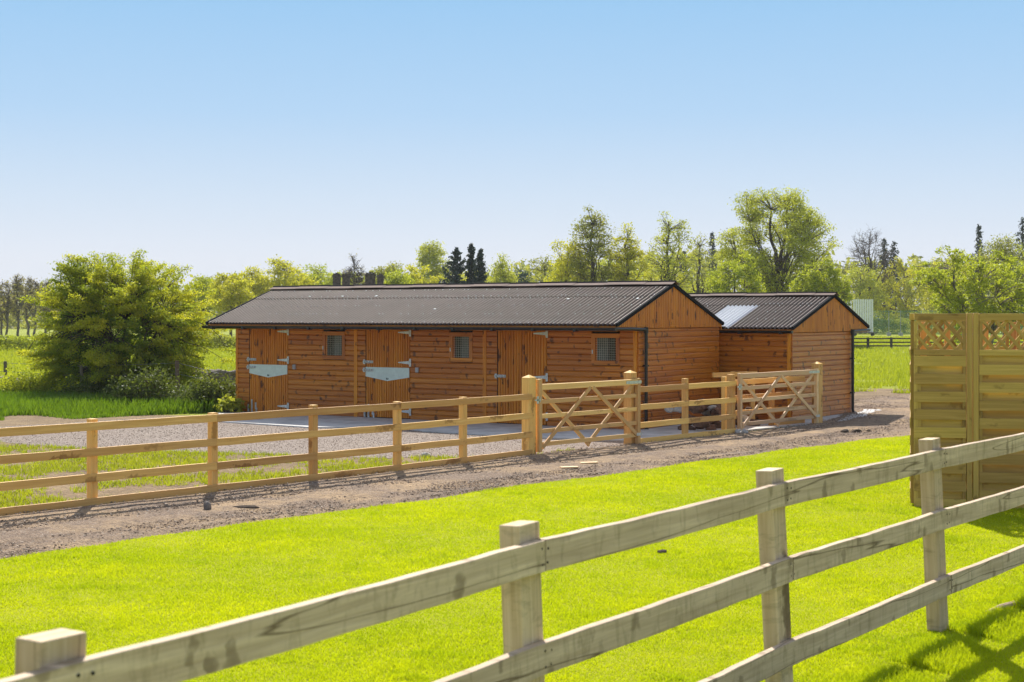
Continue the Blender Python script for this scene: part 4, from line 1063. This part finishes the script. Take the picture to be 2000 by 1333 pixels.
# distant wood: one mass
def far_wood():
    rg = np.random.default_rng(5); prof_x = [-400, 0, 60, 130, 380, 420, 900, 1100, 1300, 1420, 1700, 2000, 2400]; prof_y = [560, 578, 575, 575, 560, 552, 540, 520, 500, 495, 520, 505, 500]
    n = 52000; px = rg.uniform(-400, 2400, n); D = rg.uniform(255, 300, n); yt = np.interp(px, prof_x, prof_y) + 14 * np.sin(px * .11) * np.sin(px * .037 + 1) + 6 * np.sin(px * .31)
    py = yt + rg.random(n) ** 1.2 * (650 - yt); Z = H + (HOR - py) * D / F; X = (px - 1000) / F * D
    C_ = np.stack([X, D, np.maximum(Z, .1)], 1) + rg.normal(size=(n, 3)) * .5
    V, Fq = leaves_np(C_, .95, rg); va = np.clip(.5 + .35 * np.sin(px * .15 + D * .3) + rg.normal(size=n) * .2, 0, 1)
    tag(mesh_np('distant_wood', V, Fq, LF['olive'], None, np.repeat(va, 4)), 'hazy distant wood closing the fields', 'wood', None, 'stuff')
far_wood()
# hedge rows at the field ends
def hedge(name, label, px0, px1, dist, h, depth, leaf, n, size, seed, cat='hedge'):
    rg = np.random.default_rng(seed); x0, x1 = (px0 - 1000) / F * dist, (px1 - 1000) / F * dist; root = empty(name, ((x0 + x1) / 2, dist, 0), 0, label, cat)
    X = rg.uniform(x0, x1, n); hh = h * (.8 + .2 * np.sin(X * 1.1) * np.sin(X * .37 + 2)); Z = hh * rg.random(n) ** .6
    C_ = np.stack([X - (x0 + x1) / 2, rg.normal(size=n) * depth * .4, Z], 1); V, Fq = leaves_np(C_, size, rg)
    mesh_np('foliage', V, Fq, LF[leaf], root, np.repeat(np.clip(Z / h * .8 + rg.random(n) * .3, 0, 1), 4)); return root
hedge('hedge', 'low yellow-green field hedge at the far side of the left meadow', -260, 300, 100, 1.05, 1.2, 'lime', 16000, .16, 3)
hedge('hedge', 'hedge line behind the meadow seen between hawthorn and stable', 300, 560, 105, 1.3, 1.4, 'green', 9000, .17, 8)
hedge('hedge', 'dark clipped hedge behind the cricket nets', 1600, 2150, 186, 2.1, 1.6, 'green', 16000, .25, 4)

# --- hawthorn bush
def hawthorn():
    rr = random.Random(77); rg = np.random.default_rng(77); D = 41.8; c = gp(240, HOR + F * H / D)
    root = empty('hawthorn_bush', (c.x, c.y, 0), 0, 'huge spreading hawthorn bush with yellow-green sprays, left of the stable', 'bush')
    segs = []; At = []; stems = []
    for i in range(9):
        a = rr.uniform(0, 2 * math.pi); q = Vector((math.cos(a) * rr.uniform(.4, 1.3), math.sin(a) * rr.uniform(.4, 1.1), rr.uniform(1.3, 2.4)))
        tp = curve(Vector((rr.uniform(-.5, .5), rr.uniform(-.3, .3), -.1)), q, rr, .15, .05, 6); segs.append((tp, rr.uniform(.05, .1), .03, 6)); stems += tp[2:]
    n = 0
    while n < 760:
        v = Vector((rr.uniform(-1, 1), rr.uniform(-1, 1), rr.uniform(-.35, 1)))
        rad = (abs(v.x) ** 2.5 + abs(v.y) ** 2.5 + abs(v.z if v.z > 0 else v.z * 1.6) ** 2.5) ** .4
        lump = .86 + .26 * mnoise.noise(v.normalized() * 3.1 + Vector((1.4, 8, 2)))
        if rad > lump or rad < .35 or (rad < .62 and rr.random() < .5): continue
        x = v.x * 2.5; y = v.y * 2.1; z = 1.35 + v.z * 2.62
        if z < .25: continue
        if z < 1.1 and abs(v.x) > .8: continue
        if v.x > .35 and v.z > .35 and rr.random() < .35: continue
        At.append((Vector((x, y, z)), rad / lump)); n += 1
    # long wispy sprays
    for (dx, z, L) in ((2.75, 1.35, .9), (2.95, 1.1, .7), (2.5, 1.9, .8), (2.2, 2.6, .8), (-2.5, 1.75, .7), (-2.6, 1.3, .6), (-2.0, 2.8, .7), (-1.7, 3.05, .8), (1.7, 3.1, .8), (1.0, 3.5, .6), (.2, 3.65, .5), (-.6, 3.6, .6), (2.6, 2.2, .7), (1.5, 3.3, .6), (-1.2, 3.4, .6), (.6, 3.55, .6), (-.2, 3.6, .6), (2.0, 2.9, .6), (-1.5, 3.2, .6)):
        At.append((Vector((dx, rr.uniform(-1, 1), z)), 1.15))
    sv = np.array([tuple(p) for p in stems]); Cs = []; va = []
    for a, rad in At:
        j = int((np.linalg.norm(sv - np.array(tuple(a)), axis=1)).argmin()); st = stems[j]
        out_ = Vector((a.x, a.y, (a.z - 1.6) * .45)); out_.normalize()
        tip = a + out_ * (.2 + .3 * rr.random()) * (1 if rad > .75 else .4) + Vector((0, 0, rr.uniform(-.12, .08)))
        tp = curve(st, a, rr, .2, .28, 6); segs.append((tp + [tip], .018, .004, 4))
        k = int(190 + 60 * rr.random()); t_ = rg.uniform(-.4, .9, k)[:, None]; sp_ = np.array(tuple(a)) + (np.array(tuple(tip - a)) * t_)
        o_ = rg.normal(size=(k, 3)) * np.array([.085, .085, .04]); Cs.append(sp_ + o_); va.append(np.clip((.1 + .9 * min(1, max(0, (rad - .55) / .3)) * rr.uniform(.25, 1)) + rg.normal(size=k) * .12, 0, 1))  # lighter towards the outside: sunlit tips put into the leaf tone
    # inner leafage, the shade inside the crown put into its dark tone
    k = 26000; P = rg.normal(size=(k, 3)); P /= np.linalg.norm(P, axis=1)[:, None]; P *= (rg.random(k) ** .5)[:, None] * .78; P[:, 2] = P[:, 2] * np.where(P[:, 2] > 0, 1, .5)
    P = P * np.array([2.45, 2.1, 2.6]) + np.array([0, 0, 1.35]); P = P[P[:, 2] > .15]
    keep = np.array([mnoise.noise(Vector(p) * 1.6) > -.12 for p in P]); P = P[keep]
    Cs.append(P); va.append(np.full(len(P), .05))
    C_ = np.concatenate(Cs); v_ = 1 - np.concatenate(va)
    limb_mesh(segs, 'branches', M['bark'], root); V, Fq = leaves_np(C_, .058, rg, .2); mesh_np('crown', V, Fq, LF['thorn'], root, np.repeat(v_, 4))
hawthorn()

def shrub(name, label, px, py, wpx, hpx, leaf, n, size, seed, stems=30, stem_mat='bark', depth=.5, cat='shrub', group=None):
    rr = random.Random(seed); rg = np.random.default_rng(seed); c = gp(px, py); W = wpx / F * c.y / 2; Hh = hpx / F * c.y
    root = empty(name, (c.x, c.y, 0), 0, label, cat, group); segs = []
    na_ = 42; A = []
    for i in range(na_):
        a = rr.uniform(0, 2 * math.pi); r = rr.random() ** .5; z = Hh * (1 - r * r * .75) * rr.uniform(.45, 1); A.append((math.cos(a) * r * W, math.sin(a) * r * W * depth, z))
    for i in range(stems):
        q = Vector(rr.choice(A)) * rr.uniform(.9, 1.25); segs.append((curve(Vector((q.x * .4, q.y * .4, 0)), q, rr, .25, .25, 6), .012, .005, 4))
    if segs: limb_mesh(segs, 'stems', M[stem_mat] if stem_mat in M else LF[stem_mat], root)
    A = np.array(A); idx = rg.integers(0, na_, n); s_ = min(W, Hh) * .28; C_ = A[idx] + rg.normal(size=(n, 3)) * s_ * np.array([1, 1, .7]); C_[:, 2] = np.abs(C_[:, 2])
    V, Fq = leaves_np(C_, size, rg); mesh_np('foliage', V, Fq, LF[leaf], root, np.repeat(np.clip(rg.random(na_)[idx] * .6 + rg.random(n) * .4, 0, 1), 4)); return root
shrub('bramble_bush', 'dark tangled bramble with dry stems at the foot of the hawthorn', 292, 800, 125, 75, 'bramble', 5200, .07, 201, 120, 'dry', group='bramble bushes')
shrub('bramble_bush', 'glossy bramble bush against the left end of the stable', 418, 803, 110, 62, 'bramble', 7000, .07, 202, 60, 'dry', group='bramble bushes')
shrub('bramble_bush', 'bramble around the leaning post right of the hawthorn', 388, 800, 70, 45, 'bramble', 4200, .07, 203, 60, 'dry', group='bramble bushes')
shrub('bramble_bush', 'sunlit yellowish bramble over the wall at the left edge', 40, 783, 150, 48, 'lime', 6500, .07, 204, 40, 'dry', group='bramble bushes')
shrub('bramble_bush', 'bramble patch between the left wire post and the hawthorn', 112, 780, 110, 52, 'lime', 5000, .07, 205, 40, 'dry', group='bramble bushes')
shrub('nettle_clump', 'bright leafy clump by the stable corner', 450, 808, 44, 34, 'green', 420, .13, 206, 40, 'bark', cat='plant')
shrub('bramble_bush', 'low bramble in front of the hawthorn trunk', 190, 788, 130, 50, 'bramble', 5200, .07, 207, 50, 'dry', group='bramble bushes')

# ================= BACKGROUND OBJECTS =================
# sight screens
def sight_screen(label, px0, px1, ytop, dist):
    x0, x1 = (px0 - 1000) / F * dist, (px1 - 1000) / F * dist; zt = H + (HOR - ytop) * dist / F; root = empty('sight_screen', ((x0 + x1) / 2, dist, 0), 0, label, 'sight screen', 'cricket sight screens'); w_ = (x1 - x0) / 2
    s_ = MB(); n = 9
    for i in range(n): a = -w_ + 2 * w_ * i / n; s_.box((a + .01, -.03, .45), (a + 2 * w_ / n - .04, .0, zt), 'z', .5)
    s_.build('slats', M['white'], root)
    f = MB()
    for z in (.5, 1.6, 2.7, zt - .4): f.box((-w_, .0, z - .04), (w_, .06, z + .04), 'x', .5)
    for x in (-w_ + .1, w_ - .1): f.beam((x, .05, .3), (x, 1.3, .3), .08, .08); f.beam((x, 1.2, .3), (x, .08, zt * .7), .06, .06)
    f.box((-w_ - .2, -.08, .34), (w_ + .4, .1, .44), 'x', .5); f.build('frame', M['oldpost'], root)
    for x in (-w_ + .2, w_ - .1):
        wl = MB(); wl.tube([(x, -.05, .22), (x, .09, .22)], .22, 14); wl.build('wheel', M['black'], root)
sight_screen('white slatted cricket sight screen on wheels right of the rear stable', 1666, 1706, 585, 168)
sight_screen('white slatted sight screen partly behind drooping leaves and the stable gable', 1628, 1664, 588, 172)
# cricket nets
cn = empty('cricket_nets', (44, 172, 0), 0, 'green cricket practice netting on thin poles beyond the field', 'netting')
D_ = 172; nx0, nx1 = (1706 - 1000) / F * D_ - 44, (2100 - 1000) / F * D_ - 44
nm = MB(); nm.face([(nx0, 0, .1), (nx1, 0, .1), (nx1, 0, 2.78), (nx0, 0, 2.78)], [(0, 0)] * 4, .5); nm.box((nx0, -.03, 2.72), (nx1, .03, 2.82), 'x', .5); nm.build('net', M['net'], cn)
for px in (1736, 1759, 1800, 1850, 1900):
    x = (px - 1000) / F * D_ - 44; pm = MB(); pm.tube([(x, 0, 0), (x, 0, 2.8)], .035, 6); pm.box((x - .2, -.2, 0), (x + .2, .2, .35), 'x', .5); pm.build('pole', M['boxgrey'], cn)
# dark rail fence across the field
dfz = empty('field_fence', (0, 0, 0), 0, 'dark three-rail field fence in front of the cricket nets', 'fence'); Dd = 105
pxs = [1560, 1605, 1652, 1699, 1746, 1793, 1840, 1887, 1934, 1981, 2028]
PD = [Vector(((p - 1000) / F * Dd, Dd + (p - 1560) * .004, 0)) for p in pxs]
for P in PD: post(P, .16, .1, .78, (1, 0, 0), M['darkfence'], dfz)
for zc in (.70, .44, .20):
    m_ = MB(); m_.beam(PD[0] + Vector((0, -.07, zc)), PD[-1] + Vector((0, -.07, zc)), .04, .09, n=20, jit=.012); m_.build('rail', M['darkfence'], dfz)
# house behind, only its chimneys rise over the roof
hs = empty('brick_house', (-11.0, 108, 0), 0, 'dark brick house whose four chimney stacks rise above the long stable roof', 'house')
hw = MB(); hw.box((-6, 0, 0), (6, 8, 2.7), 'x', .5); hw.build('wall', M['brick'], hs)
hr = MB(); hr.prism([(-6.3, -.3, 2.7), (-6.3, 8.3, 2.7), (-6.3, 4, 4.1)], (12.6, 0, 0), .5); hro = hr.build('roof', M['tile'], hs)
for px0, px1, yt in ((649.5, 666, 538), (668, 684.5, 539), (712.5, 734, 536), (736, 750, 540)):
    Dh = 112; x0, x1 = (px0 - 1000) / F * Dh + 11, (px1 - 1000) / F * Dh + 11; z = H + (HOR - yt) * Dh / F; c_ = MB()
    c_.box((x0 + .05, 3.7, 3.6), (x1 - .05, 4.3, z - .12), 'z', .5); c_.box((x0, 3.64, z - .12), (x1, 4.36, z), 'z', .3)
    for k_ in range(3): xx = x0 + (x1 - x0) * (.22 + .28 * k_); c_.tube([(xx, 4, z), (xx, 4, z + (.12 if k_ != 1 else .18))], [.11, .10], 10)
    c_.build('chimney', M['brick'], hro)

# ================= HAZE =================
hv_ = [(x, y, z) for z in (-1.0, 34) for y in (-35, 660) for x in (-515, 515)]
hm_ = bpy.data.meshes.new('haze'); hm_.from_pydata(hv_, [], [(0, 2, 3, 1), (4, 5, 7, 6), (0, 1, 5, 4), (2, 6, 7, 3), (0, 4, 6, 2), (1, 3, 7, 5)]); hm_.update()
hm_.materials.append(M['dark']); hzo = bpy.data.objects.new('haze', hm_); COL.objects.link(hzo); tag(hzo, 'thin pale haze over the fields', 'haze', None, 'stuff')
m = bpy.data.materials.new('haze'); m.use_nodes = True; t = m.node_tree; t.nodes.clear(); out = t.nodes.new('ShaderNodeOutputMaterial')
pv = t.nodes.new('ShaderNodeVolumePrincipled'); pv.inputs['Color'].default_value = (.86, .90, .95, 1); pv.inputs['Density'].default_value = .00021; pv.inputs['Anisotropy'].default_value = .2
t.links.new(pv.outputs[0], out.inputs['Volume']); hzo.data.materials.clear(); hzo.data.materials.append(m)
# ================= GRASS =================
def inpoly(P, poly):
    x, y = P[:, 0], P[:, 1]; ins = np.zeros(len(P), bool); n = len(poly)
    for i in range(n):
        x0, y0 = poly[i][0], poly[i][1]; x1, y1 = poly[(i + 1) % n][0], poly[(i + 1) % n][1]
        c = ((y0 > y) != (y1 > y)); xi = (x1 - x0) * (y - y0) / (y1 - y0 + 1e-12) + x0; ins ^= c & (x < xi)
    return ins
def vis(P, m=.4):     # roughly within the view, with a margin for a step to the side
    return (np.abs(P[:, 0]) < P[:, 1] * .36 + 1.2 + m)
def vnoise(P, sc, seed):
    r_ = np.random.default_rng(seed).random((256, 256)); q = P[:, :2] * sc; i = np.floor(q).astype(int); f = q - i; f = f * f * (3 - 2 * f); a, b = i[:, 0] % 256, i[:, 1] % 256; a1, b1 = (a + 1) % 256, (b + 1) % 256
    return (r_[a, b] * (1 - f[:, 0]) + r_[a1, b] * f[:, 0]) * (1 - f[:, 1]) + (r_[a, b1] * (1 - f[:, 0]) + r_[a1, b1] * f[:, 0]) * f[:, 1]
def blades(name, P, h, wd, mat, rg, z0=.0, lean=.45, label=None, kind='stuff', cat=None, seg=True, sunbias=0):
    n = len(P); a = rg.uniform(0, 2 * np.pi, n); dx, dy = np.cos(a), np.sin(a); b = rg.uniform(0, 2 * np.pi, n); ln = h * lean * rg.random(n)
    base = np.stack([P[:, 0], P[:, 1], np.full(n, z0)], 1); sd_ = np.stack([dx, dy, np.zeros(n)], 1) * (wd / 2)[:, None]
    ld = np.stack([np.cos(b) * ln, np.sin(b) * ln, np.zeros(n)], 1); up = np.stack([np.zeros(n), np.zeros(n), h], 1)
    va = np.clip(rg.random(n) * .42 + .50 * vnoise(P, 5.5, 1) + .42 * vnoise(P, 1.1, 2) + .28 * vnoise(P, .35, 3) - .38 + 1.6 * np.clip(vnoise(P, 3.1, 4) - .86, 0, 1), 0, 1)
    if seg:
        V = np.stack([base - sd_, base + sd_, base + sd_ * .8 + up * .55 + ld * .35, base - sd_ * .8 + up * .55 + ld * .35, base + up * .95 + ld + sd_ * .15, base + up * .95 + ld - sd_ * .15], 1).reshape(-1, 3)
        i = np.arange(n)[:, None] * 6; Fq = np.concatenate([i + np.array([[0, 1, 2, 3]]), i + np.array([[3, 2, 4, 5]])], 0); va = np.repeat(va, 6); nv = 4
    else:
        V = np.stack([base - sd_, base + sd_, base + up + ld], 1).reshape(-1, 3); Fq = np.arange(3 * n).reshape(n, 3); va = np.repeat(va, 3); nv = 3
    o = mesh_np(name, V, Fq, mat, None, va, nv)
    return o
rg = np.random.default_rng(3)
def scatter(x0, x1, y0, y1, n): return np.stack([rg.uniform(x0, x1, n), rg.uniform(y0, y1, n)], 1)
# lawn: density falls with distance, blade width grows
n = 6000000; Pl = np.stack([rg.uniform(-9, 12, n), rg.uniform(3.0, 31, n)], 1)
dens = np.clip((9.0 / Pl[:, 1]) ** 1.35, .0, 1); Pl = Pl[rg.random(n) < dens]; Pl = Pl[vis(Pl, 1.2)]; Pl = Pl[inpoly(Pl + rg.normal(size=Pl.shape) * .035, lawn_poly)]
hh = (.013 + .012 * rg.random(len(Pl))) * (1 + .25 * np.sin(Pl[:, 0] * 2.1) * np.sin(Pl[:, 1] * 1.7))
ww = .0028 + .00034 * Pl[:, 1]
hh = hh * (.8 + .5 * vnoise(Pl, 4.0, 8)) * (1 + 6 * np.clip(vnoise(Pl, 3.1, 4) - .86, 0, 1))
# taller unmown fringe along the foreground fence and the panels
a_, b_ = np.array(PF[0][:2]), np.array(PF[-1][:2]); dv = (b_ - a_) / np.linalg.norm(b_ - a_); rel = Pl - a_; dist_ = rel[:, 0] * dv[1] - rel[:, 1] * dv[0]
fr_ = np.exp(-((dist_ - .12) / .22) ** 2) * (.5 + .5 * rg.random(len(Pl))) * (np.sin(Pl[:, 0] * 5 + Pl[:, 1] * 3) > -.75)
hh = hh + .075 * fr_
tag(blades('lawn_grass', Pl, hh, ww, GR['lawn'], rg, .012, .8), 'short bright yellow-green mown lawn grass', 'grass', None, 'stuff')
# patchy paddock grass inside the track fence
def nz(P, s, o): return np.array([mnoise.noise(Vector((p[0] * s, p[1] * s, o))) for p in P])
n = 260000; Pp = scatter(-12, 2, 15, 29, n); Pp = Pp[inpoly(Pp, [(q.x, q.y) for q in soil_poly])]; Pp = Pp[vis(Pp)]
Pp = Pp[~inpoly(Pp, [(q[0], q[1]) for q in yard_poly])]
msk = nz(Pp, .9, 2.5) + .7 * nz(Pp, 2.8, 7.7); msk += .8 * nz(Pp, 7.5, 1.1); Pp = Pp[msk > -.14 + .25 * (rg.random(len(Pp)) - .3)]
tag(blades('paddock_grass', Pp, .025 + .06 * rg.random(len(Pp)) ** 2, .008 + .006 * rg.random(len(Pp)), GR['meadow'], rg, .0, .9), 'patchy rough grass between the track fence and the gravel yard', 'grass', None, 'stuff')
# lush verge at the hawthorn foot
n = 90000; Pv = scatter(-20, -6.2, 33.6, 44, n); vp = [gp(-300, 836), gp(0, 826), gp(180, 818), gp(330, 810), gp(462, 806), gp(462, 770), gp(300, 765), gp(0, 765), gp(-300, 765)]
Pv = Pv[inpoly(Pv, vp)]; Pv = Pv[(nz(Pv, .7, 3.3) > -.3) | (Pv[:, 1] > 36.5)]
edge = np.clip((Pv[:, 1] - 33.8) / 2.5, .25, 1)
tag(blades('verge_grass', Pv, (.16 + .22 * rg.random(len(Pv))) * edge, .016 + .012 * rg.random(len(Pv)), GR['tall'], rg, 0, .6), 'tall lush green grass at the foot of the hawthorn', 'grass', None, 'stuff')
# meadows
n = 260000; r_ = rg.random(n); yy = 44.5 + (165 - 44.5) * r_ ** 1.7; xx = rg.uniform(-.36, .36, n) * yy; Pm = np.stack([xx, yy], 1)
Pm = Pm[((Pm[:, 0] / Pm[:, 1]) < -.17) | ((Pm[:, 0] / Pm[:, 1]) > .2)]; Pm = Pm[(nz(Pm, .25, 5.5) > -.45) & ((Pm[:, 1] > 50) | (nz(Pm, 1.1, 9.5) > (49 - Pm[:, 1]) * .12 - .1))]
tag(blades('meadow_grass', Pm, .07 + .16 * rg.random(len(Pm)) ** 1.5, .012 + .0005 * Pm[:, 1], GR['meadow'], rg, 0, .7, seg=False), 'rough sunlit meadow grass beyond the stables', 'grass', None, 'stuff')

# ================= PEBBLES =================
def pebbles(name, P, s, z, mat, label):
    n = len(P); o = np.array([[1, 0, 0], [0, 1, 0], [-1, 0, 0], [0, -1, 0], [0, 0, .7], [0, 0, -.5]]); a = rg.uniform(0, 6.28, n); ca, sa = np.cos(a), np.sin(a)
    L = o[None] * (s[:, None, None] * rg.uniform(.6, 1.3, (n, 6, 1))); X = L[:, :, 0] * ca[:, None] - L[:, :, 1] * sa[:, None]; Y = L[:, :, 0] * sa[:, None] + L[:, :, 1] * ca[:, None]
    V = np.stack([X + P[:, :1], Y + P[:, 1:2], L[:, :, 2] + z[:, None]], 2).reshape(-1, 3)
    f = np.array([[0, 1, 4], [1, 2, 4], [2, 3, 4], [3, 0, 4], [1, 0, 5], [2, 1, 5], [3, 2, 5], [0, 3, 5]]); Fq = (np.arange(n)[:, None, None] * 6 + f[None]).reshape(-1, 3)
    return tag(mesh_np(name, V, Fq, mat, None, np.repeat(rg.random(n), 6), 3), label, 'gravel', None, 'stuff')
m, t, p, out = new_mat('loose_stones'); at = N(t, 'ShaderNodeAttribute', attribute_name='var')
t.links.new(ramp(t, at.outputs['Fac'], [(0, (.13, .095, .07, 1)), (.4, (.26, .19, .135, 1)), (.8, (.40, .30, .22, 1)), (1, (.60, .50, .41, 1))]), p.inputs['Base Color']); setin(p, {'Roughness': .9, 'Specular IOR Level': .2}); M['loose'] = m
n = 90000; ii = rg.integers(0, 430, n); ff_ = rg.random(n); A_ = np.array([tuple(q) for q in TA]); B_ = np.array([tuple(q) for q in TB])
Pt = (A_[ii] * (1 - ff_[:, None]) + B_[ii] * ff_[:, None])[:, :2] + rg.normal(size=(n, 2)) * .05
den = nz(Pt, .8, 6.1); k_ = rg.random(n) < np.clip(.55 + 1.1 * den, .12, 1); Pt = Pt[k_]
pebbles('loose_gravel', Pt, .005 + .016 * rg.random(len(Pt)) ** 6, np.full(len(Pt), .040), M['loose'], 'loose grey and brown stones scattered over the track')
n = 50000; Py = scatter(-12, 2, 24.5, 36, n); Py = Py[inpoly(Py, [(q[0], q[1]) for q in yard_poly])]
pebbles('yard_stones', Py, .004 + .007 * rg.random(len(Py)) ** 2, np.full(len(Py), .012), M['loose'], 'loose stones on the gravel yard before the stable')
